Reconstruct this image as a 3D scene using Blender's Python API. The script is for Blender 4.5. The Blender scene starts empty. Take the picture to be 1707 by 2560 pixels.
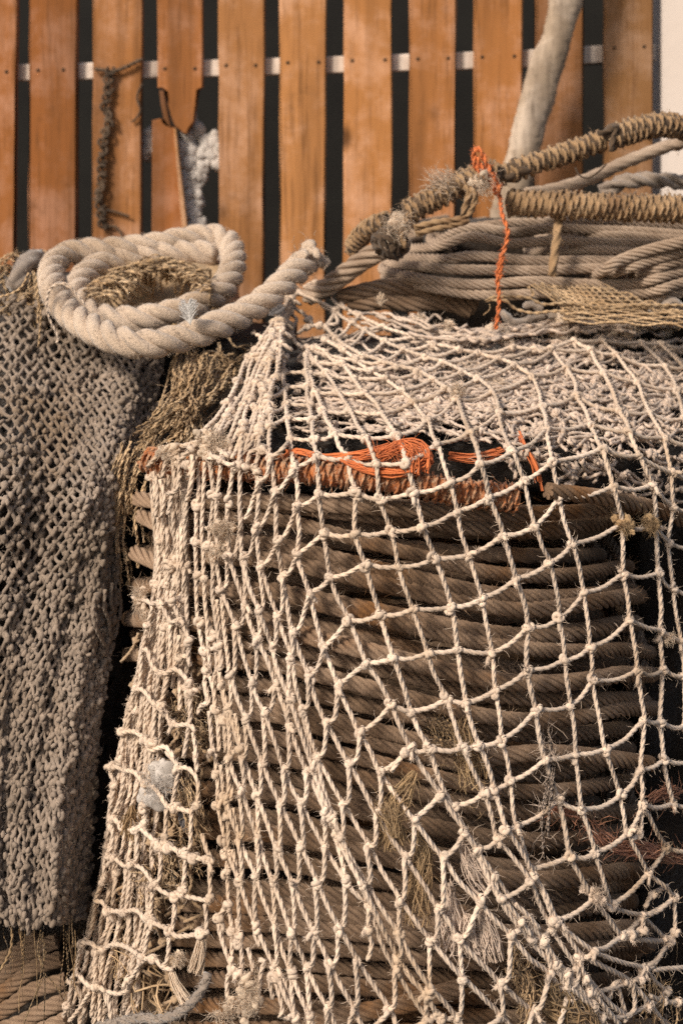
import bpy, math, random
import numpy as np
from mathutils import Vector
R_ = math.radians
rng = np.random.default_rng(7)
random.seed(7)
scene = bpy.context.scene
COL = scene.collection

# ------------------------------------------------------------------ camera geometry
KX, WPX, CX, HY, CAMH = 0.48, 1707.0, 853.5, 380.0, 1.50
def px(x, y, Y):
    s = KX / WPX * Y
    return np.array([(x - CX) * s, Y, CAMH - (y - HY) * s])
def pxs(pts, Y):
    """list of (x, y[, depth offset]) with Y a number, a list or a function"""
    out = []
    for i, p in enumerate(pts):
        d = Y(p[0], p[1]) if callable(Y) else (Y[i] if hasattr(Y, '__len__') else Y)
        if len(p) > 2: d += p[2]
        out.append(px(p[0], p[1], d))
    return np.array(out)

S3 = 1568 / 520; S4 = 1568 / 440
FR = {'A': (680, 700, S3), 'B': (1187, 700, S3), 'C': (340, 1080, S3), 'D': (220, 1480, S3), 'E': (500, 1480, S3),
      'F': (130, 1880, S3), 'G': (540, 1880, S3), 'H': (540, 2140, S3), 'I': (900, 1860, S4), 'J': (1267, 1860, S4),
      'K': (900, 2205, S4), 'L': (1267, 2205, S4), 'M': (100, 2205, S4), 'N': (500, 690, 3.92), 'S': (0, 0, 1.0),
      'P': (0, 0, 1568 / 860), 'Q': (850, 0, 1568 / 857), 'T': (0, 550, 1568 / 860), 'U': (650, 600, 1568 / 1057),
      'V': (0, 1200, 1568 / 860), 'W': (850, 1200, 1568 / 857), 'X': (0, 1860, 1568 / 860), 'Z': (850, 1860, 1568 / 857)}
def fp(tok, cur=None):
    if tok[0].isalpha(): cur = tok[0]; tok = tok[1:]
    a = tok.split(',')
    o = FR[cur]
    return (float(a[0]) / o[2] + o[0], float(a[1]) / o[2] + o[1]), cur
def pl(s):
    cur = None; out = []
    for t in s.split():
        p, cur = fp(t, cur); out.append(p)
    return out

# ------------------------------------------------------------------ mesh builder
class MB:
    def __init__(s): s.V = []; s.Q = []; s.T = []; s.n = 0
    def add(s, v, q=None, t=None):
        v = np.asarray(v, float).reshape(-1, 3)
        if q is not None and len(q): s.Q.append(np.asarray(q, int) + s.n)
        if t is not None and len(t): s.T.append(np.asarray(t, int) + s.n)
        s.V.append(v); s.n += len(v)
    def build(s, name, mat, parent=None, smooth=True):
        me = bpy.data.meshes.new(name)
        V = np.concatenate(s.V) if s.V else np.zeros((0, 3))
        off = np.zeros(3)
        if parent is not None: off = np.array(parent.location)
        V = V - off
        Q = np.concatenate(s.Q) if s.Q else np.zeros((0, 4), int)
        T = np.concatenate(s.T) if s.T else np.zeros((0, 3), int)
        me.vertices.add(len(V)); me.vertices.foreach_set('co', V.astype(np.float32).ravel())
        nl = Q.size + T.size
        me.loops.add(nl); me.loops.foreach_set('vertex_index', np.concatenate([Q.ravel(), T.ravel()]).astype(np.int32))
        me.polygons.add(len(Q) + len(T))
        ls = np.concatenate([np.arange(len(Q)) * 4, Q.size + np.arange(len(T)) * 3]).astype(np.int32)
        me.polygons.foreach_set('loop_start', ls)
        me.polygons.foreach_set('use_smooth', np.full(len(ls), smooth, bool))
        me.update(calc_edges=True)
        me.materials.append(mat)
        o = bpy.data.objects.new(name, me); COL.objects.link(o)
        if parent is not None: o.parent = parent
        return o

def unit(v): return v / (np.linalg.norm(v, axis=-1, keepdims=True) + 1e-12)
def frames(P):
    T = unit(np.gradient(P, axis=0))
    n = len(P); N = np.zeros_like(P)
    t = T[0]; ref = np.array([0, 0, 1.0]) if abs(t[2]) < .8 else np.array([0, 1.0, 0])
    N[0] = unit(np.cross(t, ref))
    for i in range(n - 1):
        v1 = P[i + 1] - P[i]; c1 = v1 @ v1 + 1e-18
        r = N[i] - 2 / c1 * (v1 @ N[i]) * v1
        tl = T[i] - 2 / c1 * (v1 @ T[i]) * v1
        v2 = T[i + 1] - tl; c2 = v2 @ v2 + 1e-18
        N[i + 1] = r - 2 / c2 * (v2 @ r) * v2
    N = unit(N - (N * T).sum(1, keepdims=True) * T)
    return T, N, np.cross(T, N)
def spline(pts, step, closed=False):
    P = np.asarray(pts, float)
    if len(P) == 2:
        L = np.linalg.norm(P[1] - P[0]); m = max(2, int(L / step) + 1)
        return P[0] + np.linspace(0, 1, m)[:, None] * (P[1] - P[0])
    if closed: E = np.vstack([P[-1], P, P[0], P[1]])
    else: E = np.vstack([2 * P[0] - P[1], P, 2 * P[-1] - P[-2]])
    out = []
    for i in range(1, len(E) - 2):
        L = np.linalg.norm(E[i + 1] - E[i]); m = max(3, int(L / step * 1.5) + 1)
        u = np.linspace(0, 1, m, endpoint=False)[:, None]
        a, b, c, d = E[i - 1], E[i], E[i + 1], E[i + 2]
        out.append(.5 * ((2 * b) + (c - a) * u + (2 * a - 5 * b + 4 * c - d) * u ** 2 + (3 * b - 3 * c + d - a) * u ** 3))
    out.append(E[-2][None])
    C = np.vstack(out)
    s = np.concatenate([[0], np.cumsum(np.linalg.norm(np.diff(C, axis=0), axis=1))])
    m = max(3, int(s[-1] / step) + 1)
    q = np.linspace(0, s[-1], m)
    return np.stack([np.interp(q, s, C[:, k]) for k in range(3)], 1)
def strand_profile(phi, n):
    w = 2 * np.pi / n
    psi = (phi + w / 2) % w - w / 2
    a = np.sin(np.pi / n) / (1 + np.sin(np.pi / n)); c = 1 - a
    return c * np.cos(psi) + np.sqrt(np.maximum(a * a - (c * np.sin(psi)) ** 2, 1e-5))
def tube(mb, P, r, sides=8, strands=0, pitch=.05, cap=True, rough=0.0, soft=0.0, phase=None, flat=None):
    """sweep along the ready sampled path P; strands > 1 gives a laid rope"""
    P = np.asarray(P, float); n = len(P)
    T, N, B = frames(P)
    s = np.concatenate([[0], np.cumsum(np.linalg.norm(np.diff(P, axis=0), axis=1))])
    ph = np.linspace(0, 2 * np.pi, sides, endpoint=False)
    r = np.broadcast_to(np.asarray(r, float), (n,))
    A = np.broadcast_to(ph, (n, sides))
    if strands:
        tw = s / pitch * 2 * np.pi + (rng.random() * 6 if phase is None else phase)
        A = ph[None, :] + tw[:, None]
        prof = strand_profile(ph, strands)
        prof = prof * (1 - soft) + soft * prof.mean() * 1.04
        rr = r[:, None] * prof[None, :]
    else:
        rr = r[:, None] * np.ones((1, sides))
    if rough: rr = rr * (1 + rough * rng.standard_normal((n, sides)))
    ca, sa = np.cos(A), np.sin(A)
    if flat is not None: sa = sa * flat
    V = P[:, None, :] + rr[..., None] * (ca[..., None] * N[:, None, :] + sa[..., None] * B[:, None, :])
    i = np.arange(n - 1)[:, None] * sides; j = np.arange(sides)[None, :]; k = (np.arange(sides) + 1)[None, :] % sides
    Q = np.stack([i + j, i + k, i + sides + k, i + sides + j], -1).reshape(-1, 4)
    V = V.reshape(-1, 3)
    tr = None
    if cap:
        V = np.vstack([V, P[0] - T[0] * r[0] * .25, P[-1] + T[-1] * r[-1] * .25])
        j = np.arange(sides); k = (j + 1) % sides
        e = (n - 1) * sides
        tr = np.vstack([np.stack([k, j, np.full(sides, n * sides)], 1), np.stack([e + j, e + k, np.full(sides, n * sides + 1)], 1)])
    mb.add(V, Q, tr)
def rope(mb, pts, r, step=None, sides=12, strands=3, pitch=None, closed=False, **kw):
    P = spline(pts, step or r * 1.0, closed)
    tube(mb, P, r, sides, strands, pitch or 9 * r, **kw)
    return P
def hairs(mb, base, d, length, r=.0003, curl=.35, seg=3):
    """vectorised fine three-sided fibres"""
    base = np.asarray(base, float); n = len(base)
    if n == 0: return
    d = unit(np.asarray(d, float)); length = np.broadcast_to(length, (n,))
    c = rng.standard_normal((n, 3)) * curl
    pts = [base]; cur = base; dd = d
    for k in range(seg):
        dd = unit(dd + c * (k + .5) / seg + rng.standard_normal((n, 3)) * curl * .4)
        cur = cur + dd * (length / seg)[:, None]; pts.append(cur)
    P = np.stack(pts, 1)                                # n, seg+1, 3
    a = unit(np.cross(d, np.array([.31, .77, .55]))); b = np.cross(d, a)
    w = r * np.array([1.0] * seg + [.35])
    ang = np.array([0, 2.094, 4.189])
    ring = a[:, None, :] * np.cos(ang)[None, :, None] + b[:, None, :] * np.sin(ang)[None, :, None]
    V = P[:, :, None, :] + w[None, :, None, None] * ring[:, None, :, :]
    m = (seg + 1) * 3
    I = np.arange(n)[:, None, None] * m + np.arange(seg)[None, :, None] * 3
    j = np.arange(3)[None, None, :]; k = (j + 1) % 3
    Q = np.stack([I + j, I + k, I + 3 + k, I + 3 + j], -1).reshape(-1, 4)
    mb.add(V.reshape(-1, 3), Q)
def fuzz(mb, P, r, per_m, length, rad=.0003, curl=.5):
    L = np.linalg.norm(np.diff(P, axis=0), axis=1).sum()
    n = int(per_m * L)
    if n < 1: return
    i = rng.integers(0, len(P) - 1, n); f = rng.random((n, 1))
    b = P[i] * (1 - f) + P[i + 1] * f
    t = unit(P[i + 1] - P[i]); q = unit(np.cross(t, rng.standard_normal((n, 3))))
    hairs(mb, b + q * r * .8, q + t * rng.standard_normal((n, 1)) * .9, length * (.4 + rng.random(n)), rad, curl)
def tuft(mb, c, direction, n, length, spread, rad=.0005, size=.004, curl=.5):
    c = np.asarray(c, float)
    b = c + rng.standard_normal((n, 3)) * size
    hairs(mb, b, unit(np.asarray(direction, float)) + rng.standard_normal((n, 3)) * spread, length * (.5 + .7 * rng.random(n)), rad, curl, 4)
def hank(mb, pts, n, r0, r1, rad=.0008, strands=0, wave=.25, step=.012, sides=4, trim=.15):
    """a loose bunch of fibres or cords along a path, its radius going from r0 to r1"""
    C = spline(pts, step)
    T, N, B = frames(C); m = len(C); u = np.linspace(0, 1, m)
    for k in range(n):
        a = rng.random() * 6.28; q = math.sqrt(rng.random())
        rr = (r0 + (r1 - r0) * u) * q
        aa = a + np.cumsum(rng.standard_normal(m)) * wave * .5
        P = C + N * (rr * np.cos(aa))[:, None] + B * (rr * np.sin(aa))[:, None]
        i0 = int(rng.random() * trim * m); i1 = m - int(rng.random() * trim * m)
        P = P[i0:i1]
        if len(P) < 4: continue
        P = spline(P[::2] if len(P) > 8 else P, step * (.5 if strands else 1))
        tube(mb, P, rad * (.7 + .6 * rng.random()), 8 if strands else sides, strands, rad * 9, cap=False)

# icosphere template
import bmesh
def ico(sub):
    bm = bmesh.new(); bmesh.ops.create_icosphere(bm, subdivisions=sub, radius=1)
    v = np.array([x.co[:] for x in bm.verts]); bm.verts.index_update()
    t = np.array([[q.index for q in f.verts] for f in bm.faces]); bm.free()
    return v, t
ICO1, ICO2, ICO3 = ico(1), ico(2), ico(3)
def blob(mb, c, rad, sub=2, rough=.12, scale=(1, 1, 1), freq=2.0):
    v, t = (ICO1, ICO2, ICO3)[sub - 1]
    k = rng.standard_normal((3, 3)) * freq; p = rng.random(3) * 6
    d = 1 + rough * np.sin(v @ k + p).sum(1) / 1.7
    mb.add(np.asarray(c) + v * d[:, None] * rad * np.asarray(scale), None, t)

# ------------------------------------------------------------------ materials
def new_mat(name):
    m = bpy.data.materials.new(name); m.use_nodes = True
    nt = m.node_tree; nt.nodes.clear()
    out = nt.nodes.new('ShaderNodeOutputMaterial'); b = nt.nodes.new('ShaderNodeBsdfPrincipled')
    nt.links.new(b.outputs[0], out.inputs[0])
    b.inputs['Specular IOR Level'].default_value = .15
    return m, nt, b
def node(nt, t, **kw):
    n = nt.nodes.new(t)
    for k, v in kw.items(): setattr(n, k, v)
    return n
def mixc(nt, fac, a, b, mode='MIX'):
    n = nt.nodes.new('ShaderNodeMix'); n.data_type = 'RGBA'; n.blend_type = mode
    for sock, v in ((n.inputs[0], fac), (n.inputs[6], a), (n.inputs[7], b)):
        if isinstance(v, bpy.types.NodeSocket): nt.links.new(v, sock)
        elif isinstance(v, (int, float)): sock.default_value = v
        else: sock.default_value = (*v, 1)
    return n.outputs[2]
def noise(nt, vec, scale, detail=4, rough=.6):
    n = nt.nodes.new('ShaderNodeTexNoise'); n.inputs['Scale'].default_value = scale
    n.inputs['Detail'].default_value = detail; n.inputs['Roughness'].default_value = rough
    if vec is not None: nt.links.new(vec, n.inputs['Vector'])
    return n.outputs['Fac']
def ramp(nt, fac, lo, hi):
    n = nt.nodes.new('ShaderNodeMapRange'); n.inputs[1].default_value = lo; n.inputs[2].default_value = hi
    n.interpolation_type = 'SMOOTHSTEP'
    nt.links.new(fac, n.inputs[0]); return n.outputs[0]
def math_(nt, op, a, b):
    n = nt.nodes.new('ShaderNodeMath'); n.operation = op
    for s, v in ((n.inputs[0], a), (n.inputs[1], b)):
        if isinstance(v, bpy.types.NodeSocket): nt.links.new(v, s)
        else: s.default_value = v
    return n.outputs[0]
def fibre_mat(name, c1, c2, c3=None, patch=14, fine=420, bump=.5, dist=.0012, lo3=.55, hi3=.75, island=.25, sheen=.15, fc=.5, thin=0):
    m, nt, b = new_mat(name)
    co = nt.nodes.new('ShaderNodeTexCoord').outputs['Object']
    col = mixc(nt, ramp(nt, noise(nt, co, patch, 3), .3, .7), c1, c2)
    if c3: col = mixc(nt, ramp(nt, noise(nt, co, patch * .55, 4, .7), lo3, hi3), col, c3)
    f = noise(nt, co, fine, 3, .7)
    v = node(nt, 'ShaderNodeHueSaturation'); nt.links.new(col, v.inputs['Color'])
    g = nt.nodes.new('ShaderNodeNewGeometry').outputs['Random Per Island']
    val = math_(nt, 'ADD', math_(nt, 'MULTIPLY', g, island), 1 - island / 2)
    val = math_(nt, 'MULTIPLY', val, math_(nt, 'ADD', math_(nt, 'MULTIPLY', f, fc), 1 - fc / 2))
    nt.links.new(val, v.inputs['Value'])
    nt.links.new(v.outputs[0], b.inputs['Base Color'])
    b.inputs['Roughness'].default_value = .92
    b.inputs['Sheen Weight'].default_value = sheen
    bp = node(nt, 'ShaderNodeBump'); bp.inputs['Strength'].default_value = bump; bp.inputs['Distance'].default_value = dist
    if bump > 0:
        nt.links.new(f, bp.inputs['Height']); nt.links.new(bp.outputs[0], b.inputs['Normal'])
    if thin:                                            # fine fibres let part of the light through
        tr = nt.nodes.new('ShaderNodeBsdfTranslucent'); nt.links.new(v.outputs[0], tr.inputs[0])
        mx = nt.nodes.new('ShaderNodeMixShader'); mx.inputs[0].default_value = thin
        nt.links.new(b.outputs[0], mx.inputs[1]); nt.links.new(tr.outputs[0], mx.inputs[2])
        nt.links.new(mx.outputs[0], nt.nodes['Material Output'].inputs[0])
    return m
def wood_mat(name, dark, spots=True):
    """plank wood, tinted by the object's own colour"""
    m, nt, b = new_mat(name)
    tc = nt.nodes.new('ShaderNodeTexCoord').outputs['Object']
    oi = nt.nodes.new('ShaderNodeObjectInfo')
    off = node(nt, 'ShaderNodeVectorMath', operation='MULTIPLY_ADD')
    cmb = nt.nodes.new('ShaderNodeCombineXYZ')
    for i in range(3): nt.links.new(oi.outputs['Random'], cmb.inputs[i])
    nt.links.new(cmb.outputs[0], off.inputs[0]); off.inputs[1].default_value = (31, 17, 53); nt.links.new(tc, off.inputs[2])
    st = node(nt, 'ShaderNodeMapping'); nt.links.new(off.outputs[0], st.inputs[0]); st.inputs['Scale'].default_value = (1, 1, .06)
    grain = noise(nt, st.outputs[0], 95, 5, .65)
    broad = noise(nt, st.outputs[0], 16, 3)
    blot = noise(nt, off.outputs[0], 7, 5, .7)
    base = oi.outputs['Color']
    hs = node(nt, 'ShaderNodeHueSaturation'); nt.links.new(base, hs.inputs['Color']); hs.inputs['Saturation'].default_value = .82; hs.inputs['Value'].default_value = 1.42
    col = mixc(nt, ramp(nt, blot, .42, .68), base, hs.outputs[0])
    col = mixc(nt, math_(nt, 'MULTIPLY', ramp(nt, broad, .42, .72), .62), col, dark)
    col = mixc(nt, math_(nt, 'MULTIPLY', ramp(nt, grain, .5, .72), .6), col, dark)
    st2 = node(nt, 'ShaderNodeMapping'); nt.links.new(off.outputs[0], st2.inputs[0]); st2.inputs['Scale'].default_value = (1, 1, .022)
    col = mixc(nt, math_(nt, 'MULTIPLY', ramp(nt, noise(nt, st2.outputs[0], 240, 3, .6), .56, .72), .55), col, dark)
    col = mixc(nt, math_(nt, 'MULTIPLY', ramp(nt, noise(nt, off.outputs[0], 3.2, 6, .75), .56, .70), .5), col, tuple(x * .9 for x in dark))
    if spots:
        vo = node(nt, 'ShaderNodeTexVoronoi'); vo.inputs['Scale'].default_value = 5.5
        mp = node(nt, 'ShaderNodeMapping'); nt.links.new(off.outputs[0], mp.inputs[0]); mp.inputs['Scale'].default_value = (1.3, .6, .8)
        nt.links.new(mp.outputs[0], vo.inputs['Vector'])
        dst = math_(nt, 'ADD', vo.outputs['Distance'], math_(nt, 'MULTIPLY', blot, .08))
        sp = nt.nodes.new('ShaderNodeMapRange'); sp.inputs[1].default_value = .20; sp.inputs[2].default_value = .08; sp.interpolation_type = 'SMOOTHSTEP'
        nt.links.new(dst, sp.inputs[0])
        col = mixc(nt, math_(nt, 'MULTIPLY', sp.outputs[0], .8), col, tuple(x * .55 for x in dark))
    nt.links.new(col, b.inputs['Base Color']); b.inputs['Roughness'].default_value = .8
    bp = node(nt, 'ShaderNodeBump'); bp.inputs['Strength'].default_value = .35; bp.inputs['Distance'].default_value = .002
    nt.links.new(grain, bp.inputs['Height']); nt.links.new(bp.outputs[0], b.inputs['Normal'])
    return m
def plain_mat(name, c1, c2, scale=6, rough=.85, bump=.2):
    m, nt, b = new_mat(name)
    co = nt.nodes.new('ShaderNodeTexCoord').outputs['Object']
    n = noise(nt, co, scale, 6, .65)
    nt.links.new(mixc(nt, ramp(nt, n, .3, .7), c1, c2), b.inputs['Base Color'])
    b.inputs['Roughness'].default_value = rough
    bp = node(nt, 'ShaderNodeBump'); bp.inputs['Strength'].default_value = bump; bp.inputs['Distance'].default_value = .003
    nt.links.new(noise(nt, co, scale * 12, 4), bp.inputs['Height']); nt.links.new(bp.outputs[0], b.inputs['Normal'])
    return m

M_NET = fibre_mat('pale_twine', (.67, .54, .425), (.57, .44, .33), (.42, .295, .185), patch=9, lo3=.48, hi3=.75, island=.3, bump=.25)
M_NET2 = fibre_mat('tangled_twine', (.62, .49, .39), (.50, .385, .295), (.31, .225, .145), patch=12, island=.3)
M_NET3 = fibre_mat('brownish_twine', (.40, .285, .18), (.30, .20, .115), (.50, .385, .27), patch=14, island=.35)
M_TUFT = fibre_mat('frayed_fibre', (.82, .68, .53), (.74, .60, .45), None, patch=30, island=.3, bump=0, thin=.4)
M_TAN = fibre_mat('tan_fibre', (.46, .32, .175), (.34, .22, .115), None, patch=20, island=.6, bump=0, thin=.25)
M_GREY = fibre_mat('weathered_grey_twine', (.29, .228, .178), (.205, .156, .115), (.20, .14, .09), patch=7, lo3=.52, hi3=.72, island=.35)
M_BROWN = fibre_mat('brown_sisal', (.52, .37, .22), (.36, .235, .125), (.60, .455, .30), patch=20, island=.5)
M_DARKB = fibre_mat('dark_brown_fibre', (.07, .040, .018), (.045, .025, .012), None, patch=15, island=.6)
M_PILE = fibre_mat('net_pile_and_shade', (.036, .022, .012), (.018, .012, .008), None, patch=25, fine=160, bump=1, dist=.01)  # old netting, also the solid lumps that stand in for dark gaps
M_WIRE = fibre_mat('rusty_wire_rope', (.36, .25, .17), (.185, .115, .068), (.23, .11, .042), patch=9, fine=650, bump=.45, lo3=.5, hi3=.7, island=.7, sheen=.05, fc=1.5)
M_WIRE2 = fibre_mat('grey_wire_rope', (.46, .35, .26), (.30, .215, .15), (.18, .12, .075), patch=10, fine=650, bump=.45, lo3=.55, hi3=.72, island=.6, sheen=.05, fc=1.2)
M_HAWSER = fibre_mat('thick_hemp', (.61, .475, .355), (.50, .38, .275), (.37, .265, .175), patch=10, fine=300, bump=.9, dist=.003, lo3=.5, hi3=.75, sheen=.4)
M_SERVE = fibre_mat('whipping_cord', (.36, .24, .135), (.265, .165, .085), (.16, .09, .045), patch=14, fine=520, island=.35)
M_SERVED = fibre_mat('old_dark_rope', (.12, .08, .05), (.07, .047, .03), None, patch=20, bump=.8)
M_ORANGE = fibre_mat('orange_twine', (.66, .19, .06), (.55, .15, .05), (.60, .33, .18), patch=26, island=.35)
M_ORANGE2 = fibre_mat('faded_orange_rope', (.50, .17, .055), (.46, .31, .19), (.34, .12, .045), patch=85, lo3=.45, hi3=.6, island=.45)
M_SALMON = fibre_mat('faded_red_rope', (.50, .22, .13), (.36, .18, .10), None, patch=20, island=.4)
M_GREYROPE = fibre_mat('grey_felt_rope', (.31, .25, .20), (.23, .18, .14), None, patch=25, fine=350, bump=.8, sheen=.4)
M_WHITE = fibre_mat('white_fleece', (.72, .66, .60), (.60, .54, .48), None, patch=14, bump=0, thin=.3, island=.2)
M_FEATHER = fibre_mat('feather_barbs', (.75, .72, .68), (.65, .62, .58), None, island=.1)
M_GFEATHER = fibre_mat('grey_feather', (.20, .18, .17), (.12, .11, .11), None, island=.1)
M_PLANK = wood_mat('plank_wood', (.11, .046, .016))
M_DRIFT = wood_mat('driftwood', (.085, .06, .042))
M_RAIL = wood_mat('grey_rail_wood', (.20, .15, .12), False)
M_DARK = plain_mat('shed_shade', (.016, .015, .013), (.012, .011, .010))  # near black, so the shade inside the shed sits in the colour
M_PALE = plain_mat('pale_plaster', (.74, .64, .56), (.70, .60, .52), 4)
M_GROUND = plain_mat('dark_ground', (.055, .042, .03), (.03, .023, .017), 12)

def tag(o, label=None, cat=None, group=None, kind=None):
    if label: o['label'] = label
    if cat: o['category'] = cat
    if group: o['group'] = group
    if kind: o['kind'] = kind
    return o
def empty(name, loc, label, cat, group=None):
    o = bpy.data.objects.new(name, None); COL.objects.link(o)
    o.location = [float(v) for v in loc]; o.empty_display_size = .05
    return tag(o, label, cat, group)

# ================================================================== SETTING
g = MB(); g.add([(-30, -6, 0), (30, -6, 0), (30, 60, 0), (-30, 60, 0)], [[0, 1, 2, 3]])
tag(g.build('ground', M_GROUND, smooth=False), kind='structure')

def box(mb, x0, x1, y0, y1, z0, z1):
    v = [(x, y, z) for x in (x0, x1) for y in (y0, y1) for z in (z0, z1)]
    mb.add(v, [[0, 1, 3, 2], [4, 6, 7, 5], [0, 4, 5, 1], [2, 3, 7, 6], [0, 2, 6, 4], [1, 5, 7, 3]])
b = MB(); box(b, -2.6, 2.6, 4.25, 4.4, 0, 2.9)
tag(b.build('shed_wall', M_DARK, smooth=False), 'shed wall behind the gaps between the orange planks, coloured near black for the shade inside', 'wall')

# ---- fence of upright planks
YF = 3.10
fence = empty('plank_fence', (0, YF, 0), 'orange brown fence of upright planks nailed to a pale rail', 'fence')
def extrude_outline(mb, pts, Y, th, bev=.0025):
    """outline in photo pixels, front face at Y, thickness th, small chamfer"""
    P = np.array([px(x, y, Y) for x, y in pts]); c = P.mean(0); n = len(P)
    d = np.roll(P, -1, 0) - np.roll(P, 1, 0); nrm = unit(np.stack([d[:, 2], 0 * d[:, 0], -d[:, 0]], 1))
    sgn = np.sign(((P - c) * nrm).sum()); nrm *= sgn
    rings = [P - nrm * bev, P + [0, bev, 0], P + [0, th, 0]]
    V = np.vstack(rings); Q = []
    for r in range(2):
        for i in range(n):
            j = (i + 1) % n; Q.append([r * n + i, r * n + j, (r + 1) * n + j, (r + 1) * n + i])
    mb.add(V, Q)
    bm = bmesh.new(); vs = [bm.verts.new(p) for p in rings[0]]; f = bm.faces.new(vs)
    bmesh.ops.triangulate(bm, faces=[f]); bm.verts.index_update()
    for q in bm.faces: mb.add([v.co[:] for v in q.verts], None, [[0, 1, 2]])
    b0 = [tuple(p) for p in rings[2]]
    bm.free(); bm = bmesh.new(); vs = [bm.verts.new(p) for p in b0]; f = bm.faces.new(vs)
    bmesh.ops.triangulate(bm, faces=[f])
    for q in bm.faces: mb.add([v.co[:] for v in q.verts], None, [[0, 1, 2]])
    bm.free()
YB = HY + CAMH / (KX / WPX * YF)             # pixel row where the fence meets the ground
def plank(xt0, xt1, xb0, xb1, color, label=None, top=-260, bottom=None, Y=YF):
    bt = bottom or YB - 4
    left, right = [], []
    for k in range(26):
        u = k / 25; y = top + u * (bt - top); e = min(1.0, max(0, y) / 640)
        w = .9 * math.sin(k * 1.7 + xt0) + random.gauss(0, .6)
        left.append((xt0 + (xb0 - xt0) * e + w, y)); right.append((xt1 + (xb1 - xt1) * e + .9 * math.sin(k * 1.3 + xt1) + random.gauss(0, .6), y))
    mb = MB(); extrude_outline(mb, left + right[::-1], Y, .021)
    o = mb.build('slat', M_PLANK, fence, smooth=False); o.color = (*[color[0] * .79, color[1] * .71, color[2] * .57], 1)
    if label: o['label'] = label
    return o
plank(-215, -98, -218, -100, (.40, .17, .062))
plank(-510, -394, -514, -398, (.44, .19, .07))
plank(-362, -246, -366, -250, (.38, .155, .055))
plank(-70, 42, -74, 36, (.42, .175, .065))
plank(73, 193, 70, 190, (.36, .145, .05))
plank(232, 355, 230, 352, (.47, .22, .09), 'plank with a dark split near its right edge')
plank(546, 662, 547, 658, (.47, .235, .105))
plank(698, 816, 700, 812, (.60, .30, .13))
plank(860, 980, 858, 980, (.56, .27, .11))
plank(1024, 1141, 1024, 1138, (.47, .215, .085))
plank(1185, 1307, 1185, 1304, (.50, .23, .09))
plank(1340, 1460, 1340, 1458, (.34, .165, .075))
plank(1512, 1633, 1512, 1630, (.32, .175, .085))
# broken plank in two pieces
up = [(393, -260), (505, -260), (506, 0), (507, 110), (506, 217), (497, 222), (494, 224), (490, 262), (484, 305), (474, 318), (466, 335), (455, 330), (447, 322),
      (438, 314), (431, 300), (424, 275), (420, 262), (417, 228), (411, 225), (405, 219), (394, 218), (394, 110), (393, 0)]
mb = MB(); extrude_outline(mb, up, YF, .021); o = mb.build('slat', M_PLANK, fence, smooth=False); o.color = (.345, .132, .04, 1); o['label'] = 'upper half of the snapped plank with a jagged end'
lo = [(380, 299), (392, 297), (403, 295), (409, 305), (418, 312), (428, 314), (439, 320), (442, 352), (447, 420), (456, 490), (466, 560), (480, 700), (480, YB - 4), (378, YB - 4), (379, 600), (380, 450)]
mb = MB(); extrude_outline(mb, lo, YF + .006, .021); o = mb.build('slat', M_PLANK, fence, smooth=False); o.color = (.325, .118, .034, 1); o['label'] = 'lower half of the snapped plank'
sp = [(398, 224), (411, 226), (416, 262), (424, 300), (428, 318), (420, 312), (409, 296), (402, 262)]
mb = MB(); extrude_outline(mb, sp, YF + .003, .012); o = mb.build('splinter', M_PLANK, fence, smooth=False); o.color = (.2, .085, .035, 1)
sl = [(434, 318), (441, 322), (449, 400), (459, 480), (472, 590), (480, 690), (462, 690), (452, 540), (442, 430)]
mb = MB(); extrude_outline(mb, sl, YF - .004, .008); o = mb.build('splinter', M_PLANK, fence, smooth=False); o.color = (.45, .23, .10, 1)
# rail
mb = MB(); rl = [(-520, 190), (0, 160), (420, 151), (850, 139), (1300, 124), (1500, 112), (1640, 108), (1640, 152), (1500, 156), (1300, 168), (850, 181), (420, 193), (0, 202), (-520, 234)]
extrude_outline(mb, rl, YF + .0235, .03); o = mb.build('rail', M_RAIL, fence, smooth=False); o.color = (.62, .52, .43, 1)
mb = MB(); extrude_outline(mb, [(x, y + 950) for x, y in rl], YF + .0235, .03); o = mb.build('rail', M_RAIL, fence, smooth=False); o.color = (.5, .42, .34, 1)
for x, y in ((16, 178), (95, 174), (158, 173), (412, 170), (487, 170), (565, 162), (638, 162), (719, 155), (796, 154), (880, 150), (962, 148), (1044, 146), (1120, 144), (1205, 141), (1285, 139), (1535, 118), (1610, 115)):
    nm = MB(); blob(nm, px(x, y, YF - .0005), .0045, 1, .05, (1, .35, 1)); nm.build('nail', M_DARKB, fence)

# ---- pale wall at the right, behind / beside the fence
mb = MB(); box(mb, px(1653, 0, YF + .03)[0], 2.4, YF + .03, YF + .16, 0, 2.9)
tag(mb.build('pale_wall', M_PALE, smooth=False), 'pale pinkish white wall beyond the right end of the plank fence', 'wall')

# ---- driftwood pole
Pp = pxs(pl('Q1100,-420 1062,-200 1032,0 985,190 942,300 905,440 868,560 838,700 800,830 770,960 700,1250'), [2.985, 2.985, 2.985, 2.98, 2.98, 2.975, 2.97, 2.965, 2.96, 2.955, 2.95])
P = spline(Pp, .02); mb = MB(); n = len(P); u = np.linspace(0, 1, n)
rr = .0345 + .0012 * np.sin(u * 17) + .0012 * np.sin(u * 61 + 1)
rr = rr - .004 * np.exp(-((u - .33) / .05) ** 2) + .004 * np.exp(-((u - .25) / .03) ** 2)
tube(mb, spline(P, .006), np.interp(np.linspace(0, 1, len(spline(P, .006))), u, rr), 30, rough=.03, flat=.75)
o = mb.build('driftwood_pole', M_DRIFT); o.color = (.36, .275, .195, 1)
tag(o, 'weathered pale grey pole leaning against the fence at upper right', 'pole')

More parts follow.
